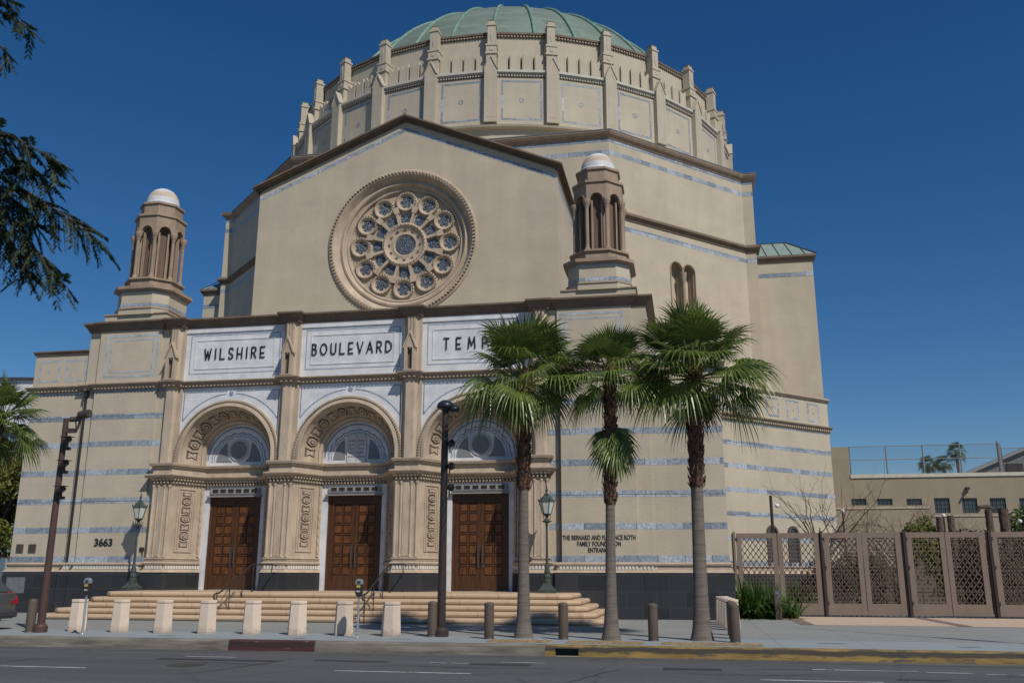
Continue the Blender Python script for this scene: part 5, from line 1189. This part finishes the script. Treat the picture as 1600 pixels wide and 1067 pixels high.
# CCTV on pole behind the first gate
t_ = thing('camera_pole', 'thin brown pole carrying a white dome camera behind the first gate', 'camera pole', (3.3,38.6,.15))
q = MB(); q.tube([(3.3,38.6,.15),(3.3,38.6,4.78)], .06, 8); q.build('pole', POLE, t_)
q = MB(); q.tube([(3.3,38.6,4.45),(3.42,38.55,4.47),(3.5,38.5,4.42)], .02, 6); q.ball((3.52,38.48,4.36), .09, 10); q.build('camera', mat('white_plastic', (.7,.71,.73), .3, .05), t_, smooth=True)
for i, (x, y, z, lb) in enumerate([(6.55,42,4.35,'white dome camera above the second gate panel'),(10.6,42,4.12,'white dome camera by the ivy above the third gate panel'),(13.55,42,3.86,'white dome camera in front of the hedge at the right edge')]):
    t_ = thing('camera_pole', lb, 'camera pole', (x,y,.15)); q = MB(); q.tube([(x,y,.15),(x,y,z-.05)], .035, 6); q.build('pole', POLE, t_)
    q = MB(); q.ball((x,y-.03,z), .085, 10); q.build('camera', MATS['white_plastic'], t_, smooth=True)

# ------------------------------------------------------------------ neighbouring low building
LBD = thing('low_building', 'long low tan building with barred windows and a fenced rooftop, right of the temple', 'building', (15,60,0))
WIN = [(9.93,10.8,5.85,6.25),(11.43,12.32,5.83,6.23),(13.13,14.01,5.81,6.21),(14.71,15.59,5.34,6.23),(16.27,17.14,5.32,6.21),(17.84,18.73,5.31,6.19),(19.48,20.4,5.3,6.17),(21.2,22.1,5.3,6.17)]
q = MB(); 
edges = [7.9]+[v for w4 in WIN for v in w4[:2]]+[40]
for i in range(0, len(edges), 2):
    a, b_ = edges[i], edges[i+1]
    q.box(a, b_, 60, 60.4, .15, 7.5)
for a, b_, z0, z1 in WIN: q.box(a, b_, 60, 60.4, .15, z0); q.box(a, b_, 60, 60.4, z1, 7.5)
q.box(7.9,10.0,60,64,7.5,9.45); q.box(10,40,60.4,80,7.3,7.45)
q.build('wall', STUC3, LBD)
q = MB(); q.box(10.0,40,59.93,60.45,7.5,7.72); q.build('coping', mat('pale_coping', (.52,.48,.42), .8), LBD)
for a, b_, z0, z1 in WIN:
    w_ = MB(); w_.box(a, b_, 60.14, 60.18, z0, z1); wo = w_.build('window', mat('window_glass_blue', (.03,.045,.06), .1, .4, 1.5, 0, spec=.7), LBD)
    w_ = MB(); n_ = 4
    for i in range(n_+1): xx = a+(b_-a)*i/n_; w_.box(xx-.015, xx+.015, 60.09, 60.135, z0, z1)
    for i in range(1 if z1-z0 < .5 else 4): zz = z0+(z1-z0)*(i+.5)/(1 if z1-z0 < .5 else 4); w_.box(a, b_, 60.085, 60.13, zz-.012, zz+.012)
    w_.build('bars', mat('pale_bars', (.09,.10,.11), .5), wo)
q = MB(); q.box(8,14.4,59.95,59.999,5.62,5.72); q.box(14.5,22,59.95,59.999,5.12,5.2); q.build('ledge', STONE, LBD)
q = MB(); q.box(16.55,16.75,59.75,60,6.7,6.85); q.tube([(16.65,59.8,6.72),(16.5,59.6,6.5)], .06, 8); q.build('wall_light', POLE, LBD)
FN = thing('rooftop_fence', 'tall grey mesh fence standing on the roof of the low building', 'fence', (15,60.2,7.72))
GF = mat('fence_grey', (.20,.215,.23), .5, .1, 3., 0)
def meshfence(root, P0, P1, z0, z1, posts, cell=.16, wr=.0055, top=True):
    A = Vector((P0[0],P0[1],0)); B_ = Vector((P1[0],P1[1],0)); L = (B_-A).length; d = (B_-A).normalized()
    for i in range(posts+1):
        c = A+d*(L*i/posts); q = MB(); q.tube([(c.x,c.y,z0),(c.x,c.y,z1)], .045, 8); q.build('post', GF, root)
    q = MB(); 
    for z in ([z1-.02, z0+(z1-z0)*.52] if top else [z1-.02]): q.tube([(A.x,A.y,z),(B_.x,B_.y,z)], .025, 6)
    q.build('rail', GF, root)
    q = MB(); H = z1-z0; t = -H
    while t < L:
        for sl in (1,-1):
            a0, a1 = t, t+H; za, zb = (z0, z1) if sl > 0 else (z1, z0)
            if a0 < 0: za = za+(zb-za)*(-a0/H); a0 = 0
            if a1 > L: zb = za+(zb-za)*((L-a0)/(a1-a0)); a1 = L
            if a1 <= a0: continue
            p, q2 = A+d*a0, A+d*a1; q.tube([(p.x,p.y,za),(q2.x,q2.y,zb)], wr, 3, cap=False)
        t += cell
    q.build('wire_mesh', GF, root, norm=False)
meshfence(FN, (10.1,60.2), (18.7,60.2), 7.72, 9.5, 4); meshfence(FN, (18.7,60.2), (19.6,62.5), 7.72, 9.65, 2, .08); meshfence(FN, (19.6,62.5), (30,62.5), 7.5, 9.5, 5)
FN2 = thing('rooftop_fence', 'low mesh fence on the far side of the roof, seen through the taller one', 'fence', (15,76,7.5)); meshfence(FN2, (11,76), (27,76), 7.45, 9.15, 9, .25)
SH = thing('rooftop_shed', 'grey metal shed with a sloping roof on the roof at the far right', 'shed', (21,66,7.45))
q = MB(); q.prism([(17.2,7.75),(26,7.75),(26,11.4),(24,10.6)], 66, 72, 'y'); q.build('wall', mat('shed_grey', (.16,.165,.17), .8, .15), SH)
q = MB(); q.prism([(16.9,7.72),(24.2,10.75),(24.2,10.62),(17.2,7.66)], 65.7, 72.2, 'y'); q.build('roof', mat('shed_roof', (.26,.27,.28), .6), SH)
q = MB(); q.box(20.9,21.9,65.9,65.99,8.2,8.9); q.build('opening', IRON, SH)
# planting and pillars in the court behind the gates
def leafball(q, c, r, n, R, s=.09, sq=(1,1,1)):
    for i in range(n):
        v = Vector((R.gauss(0,1),R.gauss(0,1),R.gauss(0,1))).normalized()*(R.random()**.35)*r; p = Vector(c)+Vector((v.x*sq[0],v.y*sq[1],v.z*sq[2]))
        a = Vector((R.gauss(0,1),R.gauss(0,1),R.gauss(0,1))).normalized(); b_ = a.cross(Vector((R.gauss(0,1),R.gauss(0,1),R.gauss(0,1)))).normalized(); l = s*R.uniform(.6,1.3)
        q.add([p-a*l, p+b_*l*.45, p+a*l, p-b_*l*.45], [(0,1,2,3)])
def bush(x, y, z0, r, lb, seed, m=LEAF, sq=(1,1,1), nm='bush', n=1500, cat='bush', s=.09):
    R = random.Random(seed); q = MB()
    for k in range(9): leafball(q, (x+R.uniform(-.6,.6)*r*sq[0], y+R.uniform(-.4,.4)*r, z0+r*sq[2]*R.uniform(.5,1.4)), r*R.uniform(.4,.62), n//9, R, s, sq)
    t_ = thing(nm, lb, cat, (x,y,z0)); q.build('foliage', m, t_, norm=False)
    q = MB()
    for k in range(5): q.tube([(x,y,z0),(x+R.uniform(-.3,.3)*r,y,z0+r*sq[2]*.8),(x+R.uniform(-.8,.8)*r*sq[0],y+R.uniform(-.3,.3)*r,z0+r*sq[2]*1.4)], [.05,.03,.01], 6)
    q.build('stem', BARK, t_); return t_
bush(10.25, 44.6, .15, 1.6, 'yellowish green ivy clump rising behind the third gate panel', 61, LEAFY, (.6,1,1.35), n=8000, s=.11)
bush(15.2, 45, .15, 2.0, 'dense green hedge at the right edge behind the gates', 62, LEAF, (1.0,1,1.25), n=10000, s=.11)
bush(12.2, 45.6, .15, 1.65, 'sparse dry shrub between the woven brown pillars', 63, mat('dry_leaf', (.11,.085,.04), .8, .4, 2.), (.8,1,1.2), n=4000)
WV = mat('woven_brown', (.12,.085,.065), .9, .45, 8., .8, 25., stretch=(1,1,3), col2=(.05,.035,.03))
for i, (x0, x1, zt, lb) in enumerate([(10.83,11.10,4.2,'short rough brown pillar right of the ivy clump'),(11.30,11.58,4.25,'second rough brown pillar from the ivy clump, slimmer'),(12.88,13.18,4.5,'tall rough brown pillar with an overhanging cap on its left'),(13.44,13.84,4.52,'widest rough brown pillar next to the green hedge')]):
    R = random.Random(80+i); q = MB(); cxx = (x0+x1)/2; r = (x1-x0)/2; V_ = []; n = 14; m_ = 40
    for k in range(m_+1):
        z = .15+(zt-.15)*k/m_
        for j in range(n): a = 2*pi*j/n; rr_ = r*(1+R.uniform(-.10,.12)); V_.append((cxx+rr_*cos(a), 44.2+rr_*sin(a), z))
    q.add(V_, [(k*n+j,k*n+(j+1)%n,(k+1)*n+(j+1)%n,(k+1)*n+j) for k in range(m_) for j in range(n)]+[tuple(range(m_*n,(m_+1)*n))])
    if i == 2: q.tube([(cxx-.5,44.1,4.35),(cxx-.35,44.1,4.6),(cxx,44.2,4.62),(cxx+.2,44.2,4.5)], [.04,.09,.11,.08], 8)
    tag(q.build('rough_pillar', WV, loc=(cxx,44.2,.15)), lb, 'pillar', 'rough brown pillars behind the gates')
# garden stair and low fence seen through the lattice
t_ = thing('garden_stair', 'pale garden stair seen through the lattice of the third gate', 'stair', (9.4,42,.15))
for i in range(9):
    q = MB(); q.box(8.6,10.2,40.5+i*.32,43.6,.15+i*.17,.15+(i+1)*.17); q.build('step', mat('stair_concrete', (.15,.12,.095), .9), t_)
q = MB(); q.box(8.9,10.0,43.61,43.9,.15,3.0); q.build('back_wall', MATS['stair_concrete'], t_)
t_ = thing('iron_fence', 'low black iron fence just behind the third gate panel', 'fence', (9.5,39.2,.15))
q = MB(); q.tube([(8.0,39.2,1.05),(13.6,39.2,1.05)], .02, 6); q.tube([(8.0,39.2,.3),(13.6,39.2,.3)], .02, 6); q.build('rail', IRON, t_)
q = MB(); [q.tube([(8.0+i*.28,39.2,.15),(8.0+i*.28,39.2,1.15)], .012, 5) for i in range(21)]; q.build('bars', IRON, t_)
bush(6.6, 43.5, .15, 1.25, 'brownish shrub behind the second gate panel', 64, mat('brown_leaf', (.075,.058,.036), .8, .4, 2.), (1.5,1,1.25), n=4200)
bush(12.4, 41.5, .15, 1.35, 'brown shrub behind the right leaf of the third gate', 65, MATS['brown_leaf'], (1.5,1,1.15), n=4200)
bush(4.4, 41.0, .15, .8, 'low green shrub behind the first gate panel', 66, LEAF, (1.2,1,.9), n=900)
wq = MB(); wq.box(8.2,40,47.5,47.8,.15,2.1); tag(wq.build('court_wall', mat('court_wall_paint', (.14,.115,.09), .9), loc=(20,47.5,.15)), 'low tan wall at the back of the court behind the gates', 'wall')
# bare trees
def branch(q, p, d, L, r, R, lvl, up=.12):
    pts = [p]; dd = d.copy(); n = 4
    for i in range(n): dd = (dd+Vector((R.gauss(0,.16),R.gauss(0,.16),R.gauss(0,.12)+up*.3))).normalized(); pts.append(pts[-1]+dd*(L/n))
    q.tube(pts, [r*(1-.55*i/n) for i in range(n+1)], 5 if lvl < 2 else 3, cap=False)
    if lvl >= 4 or r < .004: return
    for k in range(3 if lvl < 3 else 2):
        i = R.randint(2, n); a = Vector((R.gauss(0,1),R.gauss(0,.8),R.gauss(0,.7))).normalized(); nd = (dd+a*.85).normalized()
        branch(q, pts[i], nd, L*R.uniform(.55,.85), r*.5, R, lvl+1, up)
def baretree(x, y, h, r, lb, seed, sp=.9):
    R = random.Random(seed); t_ = thing('bare_tree', lb, 'tree', (x,y,.15)); q = MB(); q.tube([(x,y,.15),(x+.05,y,.8),(x,y,h*.38)], [r*1.3,r,r*.85], 8); q.build('trunk', BARK, t_)
    q = MB()
    for k in range(6):
        a = k*1.05+R.uniform(-.3,.3); branch(q, Vector((x,y,h*.36)), Vector((cos(a)*sp,sin(a)*sp*.7,R.uniform(.6,1.2))).normalized(), h*.34, r*.55, R, 1)
    q.build('branches', BARK, t_, norm=False)
baretree(5.7, 42.5, 6.1, .10, 'bare leafless tree behind the second gate, reaching before the low building', 91)
baretree(8.6, 43.0, 4.9, .08, 'smaller leafless tree in front of the low building windows', 92, 1.1)
baretree(11.7, 45.0, 5.0, .06, 'thin leafless shrub between the rough brown pillars', 93, .6)
# distant palms
for i, (x, z, lb) in enumerate([(36.4,18.2,'left one of three distant palms beyond the rooftop fence'),(38.7,18.2,'middle one of three distant palms beyond the rooftop fence'),(40.7,20.1,'tallest of three distant palms beyond the rooftop fence')]):
    R = random.Random(200+i); t_ = thing('distant_palm', lb, 'palm tree', (x,150,0), 'distant palms beyond the rooftop'); q = MB(); q.tube([(x,150,0),(x+.2,150,z*.6),(x,150,z)], [.35,.28,.25], 8); q.build('trunk', TRUNK, t_)
    q = MB()
    for k in range(22): frond(q, (x,150,z), k*2.4, RAD(80-k*5.5), .75, 1.1, .3+.03*k, R, 95, 13)
    q.build('crown', [LEAF, FRONDY, PETI], t_, norm=False)

# ------------------------------------------------------------------ left background
GB = thing('glass_building', 'white modern building with a blue glass front, far left behind the temple', 'building', (-60,60,0))
q = MB(); q.prism([(-85,12.4),(-46,12.4),(-46,15.75),(-85,17.4)], 60, 62, 'y'); q.build('white_fascia', mat('white_panel', (.62,.64,.67), .6, .06, 1.), GB)
q = MB(); q.prism([(-85,17.401),(-46,15.751),(-46,15.95),(-85,17.6)], 59.8, 62, 'y'); q.build('roof_edge', mat('dark_roof', (.06,.065,.075), .6), GB)
q = MB()
for i in range(30): q.box(-80+i*1.15, -80+i*1.15+1.10, 60.6, 60.7, .2, 12.39)
q.build('glazing', mat('blue_glass', (.10,.16,.22), .12, .3, .4, 0, spec=.7), GB)
q = MB()
for i in range(31): q.box(-80.05+i*1.15, -80+i*1.15, 60.5, 60.7, .2, 12.39)
for z in (3.6,7,10.2): q.box(-80,-46,60.45,60.598,z,z+.5)
q.build('mullions', mat('pale_green_frame', (.35,.42,.38), .5), GB)
q = MB(); q.box(-84,-46,60.71,75,.2,12.3); q.build('core', mat('dark_interior', (.05,.05,.06), .8), GB)
def tree(x, y, h, w_, lb, seed, m, n=9000, s=.16):
    R = random.Random(seed); t_ = thing('leafy_tree', lb, 'tree', (x,y,0)); q = MB(); q.tube([(x,y,0),(x+.1,y,h*.3),(x,y,h*.55)], [.3,.22,.16], 10)
    tips = []
    for k in range(16):
        a = R.uniform(0,2*pi); e = Vector((x+cos(a)*w_*R.uniform(.3,.85), y+sin(a)*w_*R.uniform(.3,.85), h*R.uniform(.35,.92))); tips.append(e); q.tube([(x,y,h*.35),((x+e.x)/2,(y+e.y)/2,e.z*.8),e], [.12,.07,.03], 6)
    q.build('trunk', BARK, t_); q = MB()
    for e in tips: leafball(q, e, w_*R.uniform(.28,.5), n//len(tips), R, s, (1,1,.75))
    q.build('crown', m, t_, norm=False)
tree(-38.3, 46, 8.4, 3.4, 'yellow green leafy tree beside the left corner of the temple', 301, LEAFY, 12000)
tree(-40.5, 44, 5.6, 2.6, 'darker leafy tree low at the far left edge', 302, LEAF, 7000)
q = MB(); q.box(-50,-29.5,38,38.3,.15,1.3); tag(q.build('garden_wall', mat('pale_wall', (.42,.43,.44), .8), loc=(-40,38,.15)), 'low pale wall running left from the corner of the temple', 'wall')
# parked car, only its tail is in view
CR = thing('parked_car', 'silver hatchback with a red tail light, cut off by the left edge', 'car', (-20.7,23.0,.15))
SHX = -1.3
def shx(m_): m_.v = [(p[0]+SHX, p[1], p[2]) for p in m_.v]; return m_
CP = mat('silver_car_paint', (.13,.135,.145), .28, .05, 2., 0, metal=.5, spec=.6)
def carbody():
    q = MB(); xr = -17.42; z0 = .15
    st = [(0.0,.42,.80,.70),(.05,.30,.98,.80),(.35,.28,1.02,.87),(.9,.26,1.04,.89),(2.0,.26,1.02,.90),(3.0,.26,.98,.90),(3.8,.28,.90,.86),(4.25,.34,.72,.74),(4.35,.42,.60,.62)]; V_ = []
    for dx, zl, zh, hw in st:
        x = xr-dx; V_ += [(x,23-hw*.92,z0+zl),(x,23-hw,z0+zl+.15),(x,23-hw,z0+zh-.18),(x,23-hw*.93,z0+zh),(x,23+hw*.93,z0+zh),(x,23+hw,z0+zh-.18),(x,23+hw,z0+zl+.15),(x,23+hw*.92,z0+zl)]
    m_ = len(st); q.add(V_, [(i*8+j,i*8+(j+1)%8,(i+1)*8+(j+1)%8,(i+1)*8+j) for i in range(m_-1) for j in range(8)]+[tuple(range(8)), tuple(range(m_*8-1,(m_-1)*8-1,-1))]); return q
shx(carbody()).build('body', CP, CR, smooth=True, bevel=0)
q = MB(); xr = -17.5; V_ = []
for dx, zt, hw, hb in ((.12,1.02,.80,.80),(.55,1.42,.62,.83),(1.1,1.50,.62,.84),(2.2,1.48,.62,.84),(3.1,1.02,.78,.80)):
    V_ += [(xr-dx,23-hb,1.12),(xr-dx,23-hw,.15+zt),(xr-dx,23+hw,.15+zt),(xr-dx,23+hb,1.12)]
q.add(V_, [(i*4+j,i*4+(j+1)%4,(i+1)*4+(j+1)%4,(i+1)*4+j) for i in range(4) for j in range(4)]); shx(q).build('cabin_glass', GLASSD, CR, smooth=False)
q = MB(); q.prism([(-18.0,1.60),(-18.65,1.665),(-19.7,1.645),(-19.7,1.60)], 22.42, 23.58, 'y'); shx(q).build('roof', CP, CR)
for yy in (22.15, 23.55):
    q = MB(); q.prism([(-17.44,.98),(-17.40,.85),(-17.62,.86),(-17.80,1.12),(-17.58,1.16)], yy, yy+.28, 'y'); shx(q).build('tail_light', mat('red_tail_light', (.28,.01,.02), .2, .1), CR)
for xx in (-18.25, -20.85):
    for yy in (22.12, 23.70):
        q = MB(); V_ = []; n = 24
        for i in range(n):
            a = 2*pi*i/n; V_ += [(xx+r*cos(a), yy+o, .47+r*sin(a)) for r, o in ((.18,.0),(.30,-.02),(.32,.03),(.32,.15),(.30,.2),(.18,.18))]
        q.add(V_, [(i*6+j,((i+1)%n)*6+j,((i+1)%n)*6+j+1,i*6+j+1) for i in range(n) for j in range(5)]); wo = shx(q).build('wheel', mat('tyre', (.02,.02,.02), .8), CR)
        q = MB(); q.disc((xx,.47), .19, yy+.02, yy+.16, 20); shx(q).build('rim', CHROME, wo)
q = MB(); q.box(-17.6,-17.36,22.2,23.8,.48,.66); shx(q).build('bumper', mat('bumper_plastic', (.05,.05,.055), .6), CR, bevel=.04)

# ------------------------------------------------------------------ overhanging feathery branches, top left
OT = thing('feathery_tree', 'dark feathery branches hanging in from the upper left, close to the viewer', 'tree', (-8.2,5.0,0))
q = MB(); q.tube([(-8.2,5.0,0),(-8.1,5.1,1.8),(-7.9,5.3,3.6),(-7.4,5.6,5.2),(-6.8,5.9,6.6)], [.22,.18,.15,.11,.07], 12); q.build('trunk', BARK, OT, smooth=True)
R = random.Random(5); q = MB(); lf = MB()
def pinnate(p, d, L, R):
    d = d.normalized(); s1 = d.cross(ZT).normalized(); n = max(6, int(L/.024)); pts = []
    for i in range(n+1):
        t = i/n; pts.append(p+d*L*t-ZT*(.30*L*t*t))
    q.tube([pts[0], pts[n//2], pts[-1]], [.004,.003,.0015], 3, cap=False)
    for i in range(1, n+1):
        for s0 in (1,-1):
            if R.random() < .08: continue
            c = pts[i]; l = .075*R.uniform(.7,1.2)*(1-.4*abs(i/n-.5)); e = (s1*s0*.75+d*.55-ZT*R.uniform(.2,.75)).normalized(); w2 = d*.017
            lf.add([c, c+e*l*.45+w2, c+e*l, c+e*l*.45-w2], [(0,1,2,3)])
def spray(A, B_, r, dens, Lf):
    A = Vector(A); B_ = Vector(B_); L = (B_-A).length; n = int(L/.16)*dens+3; mid = (A+B_)/2+Vector((0,0,.10)); 
    cv = lambda t: A*(1-t)**2+mid*(2*t*(1-t))+B_*t*t
    q.tube([cv(i/8) for i in range(9)], [r*(1-.8*i/8) for i in range(9)], 5)
    for i in range(n):
        t = (i+R.random())/n; p = cv(t); dd = (cv(min(1,t+.05))-cv(max(0,t-.05))).normalized(); o = Vector((R.gauss(0,1),R.gauss(0,1),R.gauss(0,.7)-.45)).normalized()
        pinnate(p, (dd*.8+o*.9).normalized(), Lf*R.uniform(.6,1.05), R)
    pinnate(B_-(B_-A).normalized()*.05, (B_-A), Lf, R)
Y0 = 6.0
limb = [Vector((-7.9,5.3,3.6)), Vector((-6.6,5.7,4.75)), Vector((-5.55,Y0,4.75))]
q.tube(limb, [.06,.04,.025], 8)
spray((-5.75,Y0,4.95),(-4.46,Y0,4.20),.016,7,.24); spray((-5.75,Y0,4.85),(-4.78,Y0+.1,3.88),.014,8,.24); spray((-5.7,Y0-.1,5.25),(-4.78,Y0-.1,4.80),.012,8,.22)
spray((-5.8,Y0,5.0),(-5.05,Y0+.1,4.35),.012,10,.24); spray((-5.8,Y0+.2,4.7),(-5.15,Y0+.2,3.98),.012,9,.22); spray((-5.7,Y0,5.15),(-4.95,Y0,4.72),.012,10,.22)
q.tube([Vector((-7.0,5.8,6.2)), Vector((-6.3,5.95,6.55)), Vector((-5.75,Y0,6.35))], [.05,.03,.014], 8)
spray((-5.85,Y0,6.40),(-5.3,Y0,6.12),.010,6,.17); spray((-5.9,Y0,6.3),(-5.48,Y0,5.86),.008,5,.15); spray((-6.0,Y0,6.5),(-5.55,Y0,6.45),.008,7,.15)
q.build('limbs', BARK, OT, norm=False); lf.build('foliage', DLEAF, OT, norm=False)

# street light on the near side of the road (outside the frame, its shadow falls across the right pavement)
SLT = thing('street_light', 'tall grey street light on the near side of the road', 'street light', (20.5,9.0,.0))
q = MB(); q.tube([(20.5,9.0,-.08),(20.5,9.0,13.6)], [.14,.08], 10); q.build('pole', GALV, SLT)
q = MB(); q.tube([(20.5,9.0,13.4),(16.5,14.5,14.0),(12.1,20.2,14.0)], [.07,.06,.035], 8); q.build('arm', GALV, SLT)
q = MB(); q.tube([(16.25,14.85,13.95),(15.9,15.3,13.95),(15.1,16.35,13.95)], [.08,.15,.12], 8); q.build('luminaire', GALV, SLT)
